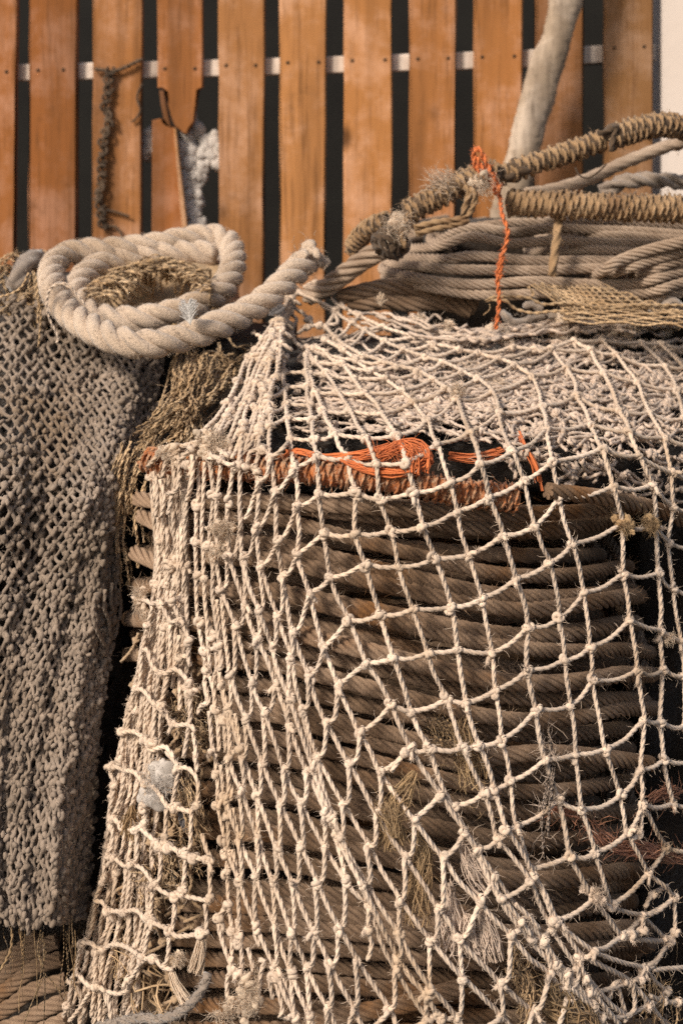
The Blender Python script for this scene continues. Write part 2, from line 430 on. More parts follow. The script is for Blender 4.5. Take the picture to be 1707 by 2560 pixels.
# ---- white fleece behind the snapped plank
def sheet(mb, outline, Y, th, bulge, nx=16, ny=26):
    xs = [p[0] for p in outline]; ys = [p[1] for p in outline]
    pass
mb = MB()
def cloth(mb, pts, w, Y):
    """soft folded strip along pixel path with half width w (px)"""
    C = spline(pxs(pts, Y), .008); n = len(C)
    r = np.interp(np.linspace(0, 1, n), np.linspace(0, 1, len(w)), w) * KX / WPX * Y
    tube(mb, C, r * (1 + .12 * np.sin(np.arange(n) * .9) + .05 * rng.standard_normal(n)), 18, rough=.10, flat=.3)
def inpoly(p, poly):
    r = False
    for a in range(len(poly)):
        (x0, y0), (x1, y1) = poly[a], poly[a - 1]
        if (y0 > p[1]) != (y1 > p[1]) and p[0] < (x1 - x0) * (p[1] - y0) / (y1 - y0) + x0: r = not r
    return r
for poly, n in ((pl('P812,640 895,655 985,600 1010,640 1000,745 925,765 915,900 915,1100 840,1100 835,860'), 150), (pl('P860,470 900,520 900,640 830,640'), 18), ):
    A_ = np.array(poly); k = 0
    while k < n:
        p = (rng.uniform(A_[:, 0].min(), A_[:, 0].max()), rng.uniform(A_[:, 1].min(), A_[:, 1].max()))
        if not inpoly(p, poly): continue
        k += 1; blob(mb, px(*p, YF + .034 + .010 * rng.random()), .008 + .007 * rng.random(), 2, .35, (1, .55, 1.3), 2.6)
ml = MB()
for _ in range(14): blob(ml, px(*pl('P%d,%d' % (rng.uniform(655, 690), rng.uniform(595, 715)))[0], YF + .034 + .01 * rng.random()), .008 + .005 * rng.random(), 2, .35, (1, .55, 1.3), 2.6)
tag(ml.build('white_fleece', M_WHITE), 'small greyish woolly bit in the gap left of the lower snapped plank', 'cloth')
tag(mb.build('white_fleece', M_WHITE), 'white woolly scrap hanging behind the snapped fence plank', 'cloth')

# ---- dark knotted cord on the third plank
mb = MB()
pts = pxs(pl('P432,312 470,318 520,322 570,305 610,285 648,268'), YF - .012)
P = rope(mb, pts, .0045, sides=9, rough=.1); fuzz(mb, P, .004, 300, .012, .0005)
v = pl('P505,320 490,360 500,420 480,490 495,560 478,620 470,690 462,760 470,830 445,880 455,940 470,1000 482,1045')
pts = pxs([(x + 3 * math.sin(i * 2.1), y) for i, (x, y) in enumerate(v)], YF - .012)
P = rope(mb, pts, .005, sides=9, rough=.12); fuzz(mb, P, .004, 300, .012, .0005)
for i in range(0, len(P), 4):
    a = rng.random() * 6.28
    Q = P[i] + np.array([[.009 * math.cos(a + t), -.003 - .004 * math.sin(t), .009 * math.sin(a + t)] for t in np.linspace(0, 5.2, 8)])
    rope(mb, Q, .0032, sides=7, strands=0)
rope(mb, pxs(pl('P485,955 530,965 590,985'), YF - .010), .003, sides=7)
rope(mb, pxs(pl('P480,1035 520,1030 550,1060 555,1110'), YF - .010), .003, sides=7)
rope(mb, pxs(pl('P648,380 625,440 640,500 615,545 600,550'), YF - .008), .003, sides=7)
tag(mb.build('knotted_cord', M_SERVED), 'dark brown knotted old cord hanging against a fence plank, left of the snapped one', 'cord')

# ================================================================== depth of the heaps
XC, YC = .078, 2.32
def smooth(a, b, x):
    t = min(1, max(0, (x - a) / (b - a))); return t * t * (3 - 2 * t)
def round_front(x, R):
    X = (x - CX) * KX / WPX * 2.0
    t = abs(X - XC) / R
    f = math.sqrt(1 - t * t) if t < .85 else .527 - (t - .85)
    return YC - R * f
def ynet(x, y):
    d = round_front(x, .445) - .075 * smooth(1350, 2560, y)
    e = 1120 - y                                       # over the shoulder and onto the top
    top = 25 * math.log1p(math.exp(min(e / 25, 40)))
    d += top / 310 * (.54 if x > 700 else .42)
    return min(d, 2.62)

# ================================================================== FRONT WIRE COIL
coil = empty('wire_coil', (XC, YC, .0), 'big coil of brown rusty wire rope stacked under the pale net', 'cable coil')
def turn_points(R, yf, tilt=0.0, wob=0.0):
    """closed loop of radius R whose front arc follows pixel row function yf(x)"""
    out = []; m = 72; ph = rng.random() * 6
    for k in range(m):
        a = 2 * math.pi * k / m
        rr = R * (1 + wob * math.sin(2 * a + ph) + wob * .6 * math.sin(5 * a + ph * 2))
        X = XC + rr * math.cos(a); Y = YC + rr * math.sin(a)
        Yf = YC - abs(rr * math.sin(a))                 # row read off on the front half, mirrored to the back
        xp = CX + X / (KX / WPX * Yf)
        z = CAMH - (yf(xp) - HY) * KX / WPX * Yf
        out.append((X, Y, z))
    return np.array(out)
def bandfun(y0, s1, s2):
    """row at photo x=1123 is y0, slope s1 left of it, flattening to s2 on the right"""
    def f(x):
        d = x - 1123
        return y0 + (s1 * max(d, -430) + .25 * s1 * min(0, d + 430) if d < 0 else s1 * d * max(.15, 1 - d / 500) + s2 * max(0, d - 180))
    return f
ys = [1281, 1326, 1410, 1453, 1500, 1548, 1596, 1640, 1678, 1724, 1772, 1806, 1866, 1904, 1950, 2000, 2040, 2084, 2144, 2180, 2226, 2268, 2322, 2360, 2402, 2456, 2494, 2536, 2590, 2636, 2690, 2740]
for i, y0 in enumerate(ys):
    s1 = .07 + .17 * smooth(1290, 1430, y0) - .17 * smooth(2000, 2500, y0) + random.gauss(0, .022)
    Rr = .388 + random.gauss(0, .013)
    mb = MB(); P = spline(turn_points(Rr, bandfun(y0 + random.gauss(0, 8), s1, -.05 + random.gauss(0, .05)), 0, .012), .0042, True)
    rr = .0112 + random.gauss(0, .0009)
    tube(mb, P, rr, 36, 6, rr * random.uniform(7.6, 9.4), cap=False, rough=.022)
    sel = P[P[:, 1] < YC]
    fuzz(mb, sel, rr, 130, .014, .0003)
    mb.build('cable_turn', M_WIRE, coil, smooth=False)
for i in range(26):                                    # inner layer
    y0 = 1275 + i * 52
    Rr = .335 + random.gauss(0, .006)
    mb = MB(); P = spline(turn_points(Rr, bandfun(y0, .06 + random.gauss(0, .03), 0), 0, .01), .014, True)
    tube(mb, P, .0115, 18, 6, .18, cap=False)
    mb.build('cable_turn', M_WIRE, coil, smooth=False)
# loose cable ends at the front
for s, dr in (('V610,330 700,370 760,400', .0), ('V625,85 700,95 800,120', -.01), ('V640,160 700,190 780,230', 0.0), ('W950,50 1100,68 1300,95 1460,140 1620,210', -.035),
              ('W560,1290 900,1250 1200,1270 1420,1300', -.01), ('Z540,1120 300,1190 40,1240 -200,1276', -.02)):
    pts = pl(s); mb = MB()
    rope(mb, pxs(pts, lambda x, y: round_front(x, .405) + dr), .0118, sides=36, strands=6, pitch=.10, step=.0045)
    mb.build('cable_turn', M_WIRE, coil, smooth=False)

# ================================================================== dark heap that fills the left side and the coil top
def heap(mb, xs, ys, front, back, rough=.012):
    nx, ny = len(xs), len(ys)
    F = np.array([[px(x, y, front(x, y) + rng.standard_normal() * rough) for x in xs] for y in ys])
    Bk = F.copy(); Bk[..., 1] = back; 
    V = np.vstack([F.reshape(-1, 3), Bk.reshape(-1, 3)]); N = nx * ny; Q = []
    for r in range(ny - 1):
        for c in range(nx - 1):
            a = r * nx + c
            Q.append([a, a + 1, a + nx + 1, a + nx]); Q.append([N + a, N + a + nx, N + a + nx + 1, N + a + 1])
    for r in range(ny - 1):
        a = r * nx; Q.append([a, a + nx, N + a + nx, N + a]); a += nx - 1; Q.append([a + nx, a, N + a, N + a + nx])
    for c in range(nx - 1):
        Q.append([c + 1, c, N + c, N + c + 1]); a = (ny - 1) * nx + c; Q.append([a, a + 1, N + a + 1, N + a])
    mb.add(V, Q)
def ygrey(x, y):
    d = 2.12 + .34 * smooth(1250, 760, y) - .09 * smooth(1300, 2300, y)
    edge = 400 - 110 * smooth(900, 1250, y) - 90 * smooth(1400, 2300, y)
    return d + .10 * smooth(edge - 75, edge + 60, x) + .012 * math.sin(x * .021 + y * .004)
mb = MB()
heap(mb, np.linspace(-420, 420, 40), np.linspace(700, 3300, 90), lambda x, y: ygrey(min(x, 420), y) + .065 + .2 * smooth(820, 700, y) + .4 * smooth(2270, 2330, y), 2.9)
pile = tag(mb.build('dark_heap', M_PILE), 'dark matted heap of old brown netting under the grey net and rope coil', 'net heap')
hk = MB()
for k in range(150):
    x0 = rng.uniform(215, 330); y0 = rng.uniform(1380, 2250)
    y1 = y0 + rng.uniform(120, 400)
    d = rng.uniform(2.22, 2.36)
    rope(hk, pxs([(x0 - (y0 - 1400) * .06, y0), (x0 - (y0 - 1400) * .07 + rng.normal(0, 6), (y0 + y1) / 2), (x0 - (y1 - 1400) * .08 + rng.normal(0, 10), y1)], d), .0011, step=.02, sides=6, strands=2, pitch=.008, cap=False)
hk.build('hanging_fibres', M_DARKB, None).parent = pile

# ================================================================== GREY FINE NET (left)
CTRL = [[(-40, 745), (55, 750), (150, 775), (235, 815), (325, 850), (410, 875)],
        [(-40, 990), (60, 990), (140, 1000), (220, 1010), (305, 1030), (375, 1050)],
        [(-40, 1260), (70, 1250), (160, 1250), (235, 1250), (282, 1265), (305, 1285)],
        [(-40, 1560), (50, 1540), (130, 1505), (195, 1500), (250, 1510), (288, 1530)],
        [(-40, 1830), (22, 1800), (78, 1765), (140, 1755), (198, 1770), (250, 1790)],
        [(-40, 2080), (2, 2060), (52, 2035), (118, 2015), (172, 2020), (230, 2035)],
        [(-40, 2290), (8, 2300), (54, 2315), (110, 2312), (165, 2305), (215, 2285)]]
CT = np.array([[(-330, q[0][1] + 8)] + q for q in CTRL], float)
def cr(a, u):                                          # catmull along first axis
    n = len(a); u = np.clip(u, 0, n - 1 - 1e-9); i = int(u); f = u - i
    g_ = lambda k: a[k] if 0 <= k < n else (2 * a[0] - a[1] if k < 0 else 2 * a[-1] - a[-2])
    p0, p1, p2, p3 = g_(i - 1), g_(i), g_(i + 1), g_(i + 2)
    return .5 * (2 * p1 + (p2 - p0) * f + (2 * p0 - 5 * p1 + 4 * p2 - p3) * f * f + (3 * p1 - 3 * p2 + p3 - p0) * f ** 3)
COLS = [9.0, 2.9, 2.9, 3.3, 3.9, 4.2]; cum = np.concatenate([[0], np.cumsum(COLS)]); NC = int(round(cum[-1]))
ROWS = [14, 14, 13, 12, 11, 11]; rc = np.concatenate([[0], np.cumsum(ROWS)]); NR = rc[-1]
def gpos(c, r):
    u = np.interp(c, cum, np.arange(len(cum))); v = np.interp(r, rc, np.arange(len(rc)))
    return cr(np.array([cr(CT[k], u) for k in range(len(CT))]), v)
gm = MB(); KN = {}
for r in range(NR + 1):
    for c in range(NC + 1):
        x, y = gpos(c + (.5 if r % 2 else 0) + rng.normal(0, .07), r + rng.normal(0, .12))
        KN[r, c] = px(x, y, ygrey(x, y) + rng.normal(0, .0035) - .008 * math.sin(c * 1.2 + r * .05) - .006 * math.sin(c * .55 + 1 + r * .12))
kv, kt = ICO2
for (r, c), p in KN.items():
    # knots are lumps of two crossing yarn bights
    nb = KN.get((r, c + 1), KN.get((r, c - 1))); sc = min(1.0, np.linalg.norm(nb - p) / .0185)
    for q in range(3 if sc > .8 else 2 if sc > .5 else 1):
        a = rng.standard_normal((3, 3)); a[0] = np.array([.25, .2, 1]) + .5 * rng.standard_normal(3); Qm, _ = np.linalg.qr(a.T); Qm = Qm
        s = np.array([.0064, .0041, .0045]) * (.8 + .4 * rng.random()) * (.42 + .56 * sc)
        off = rng.standard_normal(3) * .0024
        gm.add(p + off + (kv * s * (1 + .10 * rng.standard_normal((len(kv), 1)))) @ Qm.T, None, kt)
    for dc in ((0, 1) if r % 2 else (-1, 0)):
        q = KN.get((r + 1, c + dc))
        if q is None: continue
        if rng.random() < .012: continue
        mid = (p + q) / 2 + np.array([rng.normal(0, .0015), rng.normal(0, .003), -.001])
        tube(gm, spline([p, mid, q], .0075), .0026 * (.85 + .3 * rng.random()), 7, rough=.05, cap=False)
P0 = np.array(list(KN.values()))
i = rng.integers(0, len(P0), 5000)
hairs(gm, P0[i] + rng.standard_normal((5000, 3)) * .004, rng.standard_normal((5000, 3)) + np.array([0, -.6, 0]), .008 * (.5 + rng.random(5000)), .0003, .6)
grey = tag(gm.build('fishing_net', M_GREY), 'fine meshed grey brown knotted net draped down the left side', 'net')
for s in ('V480,500 475,580 495,640 500,700 520,720 535,660 520,620', 'V540,500 550,570 545,640', 'V430,540 425,620 440,680 480,760', 'V510,470 505,560 520,600', 'X60,780 65,830', 'X125,800 130,870'):
    lm = MB(); rope(lm, pxs(pl(s), lambda x, y: ygrey(x, y) - .02), .0038, sides=9, rough=.05)
    lm.build('loose_yarn', M_GREY, None).parent = grey

# ================================================================== MAIN PALE NET
COLN = {}; EXTRA = []
COLDEF = {
 -11: (0, 'G85,740 G175,970 H300,520 H440,830 H600,1220'),
 -10: (0, 'G75,350 G180,650 G300,930 H450,540 H570,870 H710,1220'),
 -9: (0, 'G100,50 G190,290 G320,650 G430,970 H570,580 H690,840 H850,1150'),
 -8: (0, 'E210,880 G205,45 G310,340 G465,730 G590,1000 H740,570 H860,820 H1045,1140'),
 -7: (0, 'E235,630 E345,950 G350,80 G490,400 G640,720 G760,985 H925,545 H1060,800 H1300,1165'),
 -6: (-1, 'C640,1190 E275,260 E400,680 E490,910 G520,130 G645,390 G825,720 G980,970 H1150,370 K320,790 K600,1230'),
 -5: (-1, 'C700,950 E340,100 E430,360 E575,700 E680,1020 G685,150 G825,450 G900,610 G1105,1010 K340,690 K590,1010'),
 -4: (-1, 'C800,660 C810,950 E450,140 E550,410 E680,790 G740,130 G880,490 G940,640 G1140,1000 K350,470 K620,950 K850,1200'),
 -3: (-1, 'C930,370 C910,720 C940,1010 E580,180 E680,490 E770,890 G760,40 G960,400 G1150,720 K350,180 K620,530 K920,880 K1250,1200'),
 -2: (-5, 'N680,1040 N670,1190 N690,1335 N690,1470 C1015,190 C1050,450 C1070,820 C1110,1090 E700,300 E825,620 E960,985 G1010,90 G1215,460 G1430,790 K700,240 K890,510 K1260,900 L240,1150'),
 -1: (-6, 'N830,790 N820,940 N840,1090 N850,1250 N860,1390 C1165,45 C1195,265 C1215,560 C1215,920 C1310,1215 E935,420 E1045,700 E1215,1060 G1250,150 Z345,345 I750,1010 K1070,170 K1350,470 L390,820'),
 0: (-5, 'A258,690 A270,800 A288,940 A305,1050 A320,1200 C1365,180 C1380,470 C1420,760 C1460,1100 E1115,210 E1250,540 E1440,850 Z320,18 I710,460 I930,790 I1190,1180 L190,320'),
 1: (-5, 'A262,560 A280,705 A325,845 A385,985 A475,1160 U325,810 W70,55 W70,245 W115,385 W185,620 W245,815 W325,1060 W410,1230 I840,560 I1040,940 K1260,150 L220,510 L530,810 L770,1100'),
 2: (-6, 'A260,510 A325,620 A405,700 A495,845 A585,985 A705,1190 U432,830 W185,92 W235,235 W270,400 W335,590 W405,790 W490,1005 W560,1225 I1110,440 I1225,850 L210,5 L400,420 L625,760'),
 3: (-6, 'A410,560 A530,630 A615,740 A695,850 A820,1005 A930,1175 U540,825 W335,60 W375,215 W430,360 W505,585 W535,775 W575,1020 W630,1217 I1185,420 I1290,770 L230,-40 L410,345 L650,680 L1080,900'),
 4: (-8, 'A400,450 A540,525 A630,600 A750,680 A855,735 A980,830 A1065,920 A1165,1055 A1240,1240 W500,15 W535,145 W590,345 W650,540 W695,795 W710,965 W740,1190 I1340,340 I1400,740 Z875,575 Z990,815 L780,620 L1220,780'),
 5: (-10, 'A405,350 A485,440 A570,510 A680,570 A830,620 A930,650 A1110,690 A1210,750 A1310,820 A1390,900 A1490,1150 U815,830 W680,80 W740,255 W805,455 W860,675 W860,870 W900,1050 J345,140 J460,500 J570,1010 L780,150 L1040,480 L1450,530'),
 6: (-12, 'A200,90 A340,140 A480,230 A600,310 A705,375 A850,455 A990,520 A1150,580 A1285,620 A1430,690 A1540,745 B130,845 B185,1000 U935,785 W835,5 W890,215 W955,380 W1000,635 W1025,830 W1050,1035 J600,100 J665,590 J780,980 L935,210 L1200,310'),
 7: (-10, 'A520,190 A660,270 A830,350 A1080,425 A1210,480 A1400,520 B20,545 B180,590 B300,640 B425,725 B510,950 B540,1120 U1085,825 W1000,85 W1060,295 W1115,515 W1145,765 W1155,915 Z1215,25 J1020,460 J1080,790 J1260,1150 L1490,140'),
 8: (-4, 'B280,500 B440,520 B585,520 B690,660 B765,870 B870,1085 U1270,775 W1250,30 W1290,200 W1295,430 W1325,640 W1360,875 W1385,1100 J1180,240 J1210,540 J1415,925'),
 9: (-3, 'B740,450 B870,525 B965,690 B1085,980 B1160,1150 S1596,1140 S1630,1212 W1445,215 W1460,425 W1470,690 W1480,870 W1465,1110 J1400,150 J1480,540'),
 10: (-3, 'B960,450 B1060,560 B1220,770 B1315,1000 B1430,1190 U1530,865 W1525,130 W1505,290 W1525,500 W1560,740 W1570,900 W1575,1135 S1725,1905'),
 11: (-3, 'B1250,470 B1430,645 B1520,830 B1580,1045 S1722,1115 S1735,1200'),
 12: (-3, 'B1400,480 B1580,660 B1660,860'),
}
G = {}
for c, (r0, s) in COLDEF.items():
    tk = s.split()
    for k, t in enumerate(tk): G[c, r0 + k] = fp(t)[0]
    k = len(tk)                                         # the net hangs on below what the photograph shows
    while G[c, r0 + k - 1][1] > 2150 and G[c, r0 + k - 1][1] < 2720 and G[c, r0 + k - 1][0] < 1640:
        a, b_ = G[c, r0 + k - 2], G[c, r0 + k - 1]
        dx, dy = b_[0] - a[0], b_[1] - a[1]; L = math.hypot(dx, dy); u_ = min(1.0, 75 / L)
        G[c, r0 + k] = (b_[0] + dx * u_ * .8, b_[1] + max(55, abs(dy) * u_)); k += 1
    COLN[c] = k
for r in range(-3, 12):                                 # the net goes on to the right, past the picture
    cs = [c for (c, q) in G if q == r]; cm = max(cs)
    if G[cm, r][0] < 1640: continue
    for k in range(1, 4):
        G[cm + k, r] = (G[cm, r][0] + 62 * k, G[cm, r][1] + 9 * k)
for c in range(11, 17):
    rs = sorted(q for (cc, q) in G if cc == c and q >= -3)
    if c > 12 and rs: EXTRA.append([(c, q) for q in rs])
G3 = {}
for (c, r), (x, y) in G.items():
    G3[c, r] = px(x, y, ynet(x, y) + rng.normal(0, .004) - (.012 if (c, r) in ((3, 9), (4, 12)) else 0))
net = MB(); RT = .0041
KNOTS = []
def twine(pts, r=RT, fz=110):
    P = spline(pts, .0042)
    # real twine never runs straight: a slow wander along its length
    n = len(P); w = np.cumsum(rng.standard_normal((n, 3)), 0) * .00022
    w -= np.linspace(0, 1, n)[:, None] * w[-1]
    P = P + w
    tube(net, P, r * (.92 + .16 * rng.random()), 12, 3, r * 8.5, soft=.5)
    fuzz(net, P, r, fz, .010, .00028)
    return P
for c, (r0, s) in COLDEF.items():                       # lines that run down
    n = COLN[c]
    pts = [G3[c, r0 + k] for k in range(n)]
    full = []
    for k in range(n - 1):
        full.append(pts[k]); m = (pts[k] + pts[k + 1]) / 2
        L = np.linalg.norm(pts[k + 1] - pts[k])
        full.append(m + rng.standard_normal(3) * L * .018 + np.array([0, -.003, 0]))
    full.append(pts[-1])
    if c <= -2 and r0 + n - 1 <= 12:
        pass
    twine(full)
for run in EXTRA:
    if len(run) > 2: twine([G3[q] for q in run])
for (c, r), p in G3.items():                            # lines that run across
    q = G3.get((c - 1, r))
    if q is None or (c, r) == (-6, 7): continue
    (x0, y0), (x1, y1) = G[c, r], G[c - 1, r]
    L = math.hypot(x1 - x0, y1 - y0)
    if L < 9 or L > 170: continue
    pts = [p]
    if y1 - y0 > 35 and x0 > x1 and c < 0:              # folded part: falls straight, then hooks into the knot below
        e = min(16, max(7, (x0 - x1) * .7)); D = ynet(x1, y1) - .004
        pts += [px(x0 - 4, y0 + 10, ynet(x0, y0) - .006), px((x0 + x1 + e) / 2, (y0 + y1) / 2 - 2, D), px(x1 + e, y1 - 10, D)]
    else:
        m = (p + q) / 2
        pts.append(m + np.array([rng.normal(0, .0015), -.002, -.05 * np.linalg.norm(p - q) + rng.normal(0, .001)]))
    pts.append(q); twine(pts)
for (c, r), p in G3.items():
    up_ = G3.get((c, r - 1)); dn = G3.get((c, r + 1))
    a = unit((dn if dn is not None else p) - (up_ if up_ is not None else p) + 1e-6)
    sd = G3.get((c - 1, r)); s2 = G3.get((c + 1, r))
    b_ = unit((s2 if s2 is not None else p) - (sd if sd is not None else p) + np.array([1e-4, 0, 0]))
    KNOTS.append((p, a, b_))
# left hand panel and the bunched fold, strand by strand
LEFT = [
 ('C470,130 475,480 460,560 460,740 455,830 470,1080 D832,54 845,230 880,460 890,600 880,680 900,820 860,850', 0),
 ('C520,230 510,480 505,600 500,760 510,900 520,1110 D885,30 905,225 910,420 920,580 900,640', 0),
 ('C560,240 580,480 555,700 550,860 570,1000 570,1180 D935,40 960,210 990,400 1010,550 985,590', 0),
 ('C640,250 610,480 600,700 620,920 610,1000 640,1180', -.004),
 ('C730,310 700,540 690,690 C700,950', .004), ('C780,250 785,620 800,660', 0), ('C800,70 770,240 730,310', 0),
 ('C840,240 860,150 960,130 1015,190', 0), ('C780,240 830,260 850,180', 0), ('C510,200 560,190 560,240', -.004), ('C640,200 700,180 720,60', 0),
 ('C930,370 905,300 920,180', .004), ('C920,180 935,0 N600,1300', .004),
 ('D970,60 985,235 1000,420 985,590 1000,700 1040,870', .004), ('D1010,40 1030,280 1060,560 1050,610', .003),
 ('D905,225 940,330 970,540 950,680 960,900', .003), ('D985,590 1010,700 1050,870', 0), ('D880,680 910,830 850,860 830,920', 0), ('D920,640 950,760 960,900 980,980 990,1200', 0),
 ('D915,900 940,1200 960,1230', 0), ('D1040,870 1030,960 1040,1210', .002), ('D1050,870 1080,1220', 0), ('D1110,920 1150,1180 1170,1230', 0), ('D990,930 1030,1000', 0),
 ('F1230,20 1235,160 1250,260 1245,400 1290,680 1310,770 1310,900 1330,1140 H95,380 120,560 120,760', 0),
 ('F1270,100 1300,340 1325,480 1330,690 1320,770', 0), ('F1330,60 1330,130 1360,330 1310,350', 0), ('F1360,430 1400,600 1440,640', 0), ('F1360,740 1400,930', .002),
 # silhouette edge
 ('D340,40 480,90 450,250 410,430 400,480 385,700 340,740 320,870 290,1020 260,1060 250,1250 F510,50 550,140 500,400 460,500 450,700 400,800 390,960 350,1050 320,1130 M490,160 440,470 370,540 310,790 280,870 240,1110 210,1200 190,1300', -.006),
 ('F550,140 450,110 440,160 470,250 440,430', .006), ('D500,100 490,300 430,440 420,640 370,740 360,900 300,1060', .008),
 ('F580,150 580,330 490,470 470,560 410,780 400,860 360,1060', .01), ('M480,200 440,330 420,470', .006),
 # rungs of the open panel
 ('D480,90 540,80 620,220 690,210 760,360 750,480 770,560', -.010), ('D620,250 620,560 590,610', -.006),
 ('D410,440 450,440 490,560 560,610 590,610 660,580 760,680 770,760 770,940 760,1000', -.012), ('D600,640 560,800 510,850', -.008),
 ('D340,740 420,740 500,840 560,860 640,990 760,1000 810,1050', -.012), ('D510,880 490,1140 480,1200', -.008), ('D760,1020 720,1250', -.008), ('D790,1060 820,1250', -.004),
 ('D260,1060 340,1060 430,1120 480,1200 580,1170 650,1250', -.010), ('D690,330 670,480 640,600', -.002), ('D690,210 640,60 650,0', -.002), ('D750,480 690,500 640,600', .0),
 ('F550,140 620,150 680,220 720,240 790,290 870,410 930,420 1040,450', -.012), ('F740,0 735,200 720,240 700,400 695,540 660,570', -.008),
 ('F860,0 950,120 910,380 870,410', -.010), ('F950,120 1030,130 1100,230 1095,400 1050,450 1045,700 1010,770 985,1040 930,1090 925,1260', -.012), ('F1075,0 1095,150', -.004),
 ('F860,440 850,680 810,720 820,800 810,960 770,1010 730,1240', -.012),
 ('F460,500 540,560 620,590 660,570 720,630 790,690 830,740 870,720 1000,770 1070,800 1180,810 1220,830', -.012), ('F640,600 640,800 600,850 590,900 560,1180', -.010),
 ('F400,800 460,800 550,870 600,850 690,890 770,1000 860,1070 920,1090 1000,1100 1190,1130', -.012), ('F1190,850 1195,1100 1200,1140', -.006), ('F1130,620 1170,740 1220,830', .004),
 ('F320,1130 380,1140 420,1200 540,1210 640,1200 M930,340', -.012),
 ('M930,340 1000,360 1150,430 1210,480 1340,480 1420,460 1500,450', -.014), ('M800,0 770,250', -.010), ('M1010,90 970,320 930,350', -.012), ('M1200,150 1180,420 1150,440', -.012),
 ('M1470,200 1480,400 1430,460', -.010), ('M970,430 930,640 900,690 830,830 790,880 790,960', -.014), ('M1150,500 1140,680 1090,770', -.014),
 ('M900,690 1010,690 1090,770 1180,780', -.014), ('M370,540 450,550 540,610 640,560 760,580 880,660', -.012),
 ('M280,870 330,830 440,930 500,930 580,970', -.014), ('M790,960 700,1000 600,980', -.01), ('M440,990 330,1160 260,1240', -.012), ('M600,980 640,1260', -.008),
 ('M240,880 340,960 370,1100', .006), ('M500,620 490,900 460,1200', -.004), ('M570,640 540,870 530,1260', 0), ('M640,620 570,900 600,1100', .004), ('M380,620 320,800', .004), ('M430,620 390,800', .008),
 ('H60,400 20,470 30,600 80,750 120,850 90,920 85,1080', -.006), ('H120,760 120,850 170,880 190,1040', -.004), ('H60,400 95,350', -.004), ('H175,230 175,600 190,700 200,900 240,1020', 0), ('H160,480 170,620 190,700', .003),
 ('H300,520 290,600 330,680', .004), ('H240,700 270,800 280,880', .002), ('H330,790 370,790 340,880 320,1060', -.004), ('H440,850 440,920 500,1150 480,1220', 0), ('H400,900 430,1080', .004), ('H510,920 580,1180', .003),
 # inner top of the fold
 ('N1050,700 1120,700 1250,740', -.01), ('N960,160 1150,240 1330,330', -.01), ('N1240,130 1330,260 1430,320', -.008), ('N1180,200 1230,110 1120,60 1020,110', -.006), ('N1240,480 1350,460 1330,380', 0),
 ('N870,270 900,370 950,430 900,520 930,640 1000,700', -.012), ('N960,560 1050,500 1170,480 1240,490', -.01), ('N1050,720 1040,900 1070,1050', -.006), ('N990,340 1060,420 1100,460', -.006),
 # loose ends
 ('H1150,400 1150,560 1175,680 1140,790', -.006), ('G1320,150 1420,10 1490,-60', -.006), ('L110,430 60,470 40,560 ', -.006), ('L1490,140 1500,450 1450,530 1300,760 1220,780', -.004), ('L1220,780 1190,880 1130,900 1140,1130 1040,1250', -.006),
 ('L1300,790 1568,770 1700,770', -.004), ('L1280,1020 1400,1060 1520,1070 1700,1040 2100,1060', -.008), ('L1080,900 960,910 900,1060', .006), ('L990,950 1050,1160', .008), ('L640,690 700,860 820,1060 1000,1270', -.008), ('L720,870 900,1080 1060,1200', -.002),
 ('L570,950 730,1080 780,1130 740,1270', -.008), ('L530,840 570,960 640,860 625,760', -.008), ('L0,190 130,350 220,480', -.006), ('L70,200 180,300 290,420', -.003), ('L1030,480 1100,470 1200,430 1210,310', -.003),
 ('L1230,230 1300,110 1430,40', .006), ('L1260,290 1460,180', .002), ('J1180,540 1200,700 1180,800 1110,860', -.002),
]
for s, dz in LEFT:
    pts2 = pl(s)
    pts = [px(x, y, ynet(x, y) + dz) for x, y in pts2]
    twine(pts)
    for k in range(1, len(pts) - 1):
        if rng.random() < .42: KNOTS.append((pts[k], unit(pts[k + 1] - pts[k - 1]), unit(np.array([1, 0, .3]))))
# bunched strands behind the fold
gL = np.array([(378, 1150), (380, 1250), (392, 1400), (378, 1520), (352, 1640), (322, 1760), (298, 1890), (275, 2030), (250, 2180), (222, 2330), (178, 2480), (155, 2600)], float)
gR = np.array([(498, 1120), (495, 1250), (492, 1400), (497, 1500), (510, 1640), (520, 1780), (535, 1900), (548, 2050), (560, 2200), (570, 2350), (580, 2500), (585, 2600)], float)
for k in range(27):
    u = .02 + .8 * (k % 17) / 17 + rng.normal(0, .02)
    hi = 11 if u < .42 else (4.2 + rng.random() * 1.2)
    lo_ = 0 if k < 17 else 1.5 + rng.random() * 3
    if lo_ >= hi - 1: continue
    pts = []; vv = np.arange(lo_, hi, .42)
    for v in vv:
        a = np.array([np.interp(v, np.arange(12), gL[:, q]) for q in (0, 1)]); b_ = np.array([np.interp(v, np.arange(12), gR[:, q]) for q in (0, 1)])
        p = a + (b_ - a) * (u + rng.normal(0, .012)); pts.append(px(p[0], p[1], ynet(p[0], p[1]) + .012 + .022 * rng.random()))
    twine(pts, fz=25)
    for q in range(1, len(pts) - 1):
        if rng.random() < .13: KNOTS.append((pts[q], unit(pts[q + 1] - pts[q - 1]), unit(np.array([1, 0, .3]))))
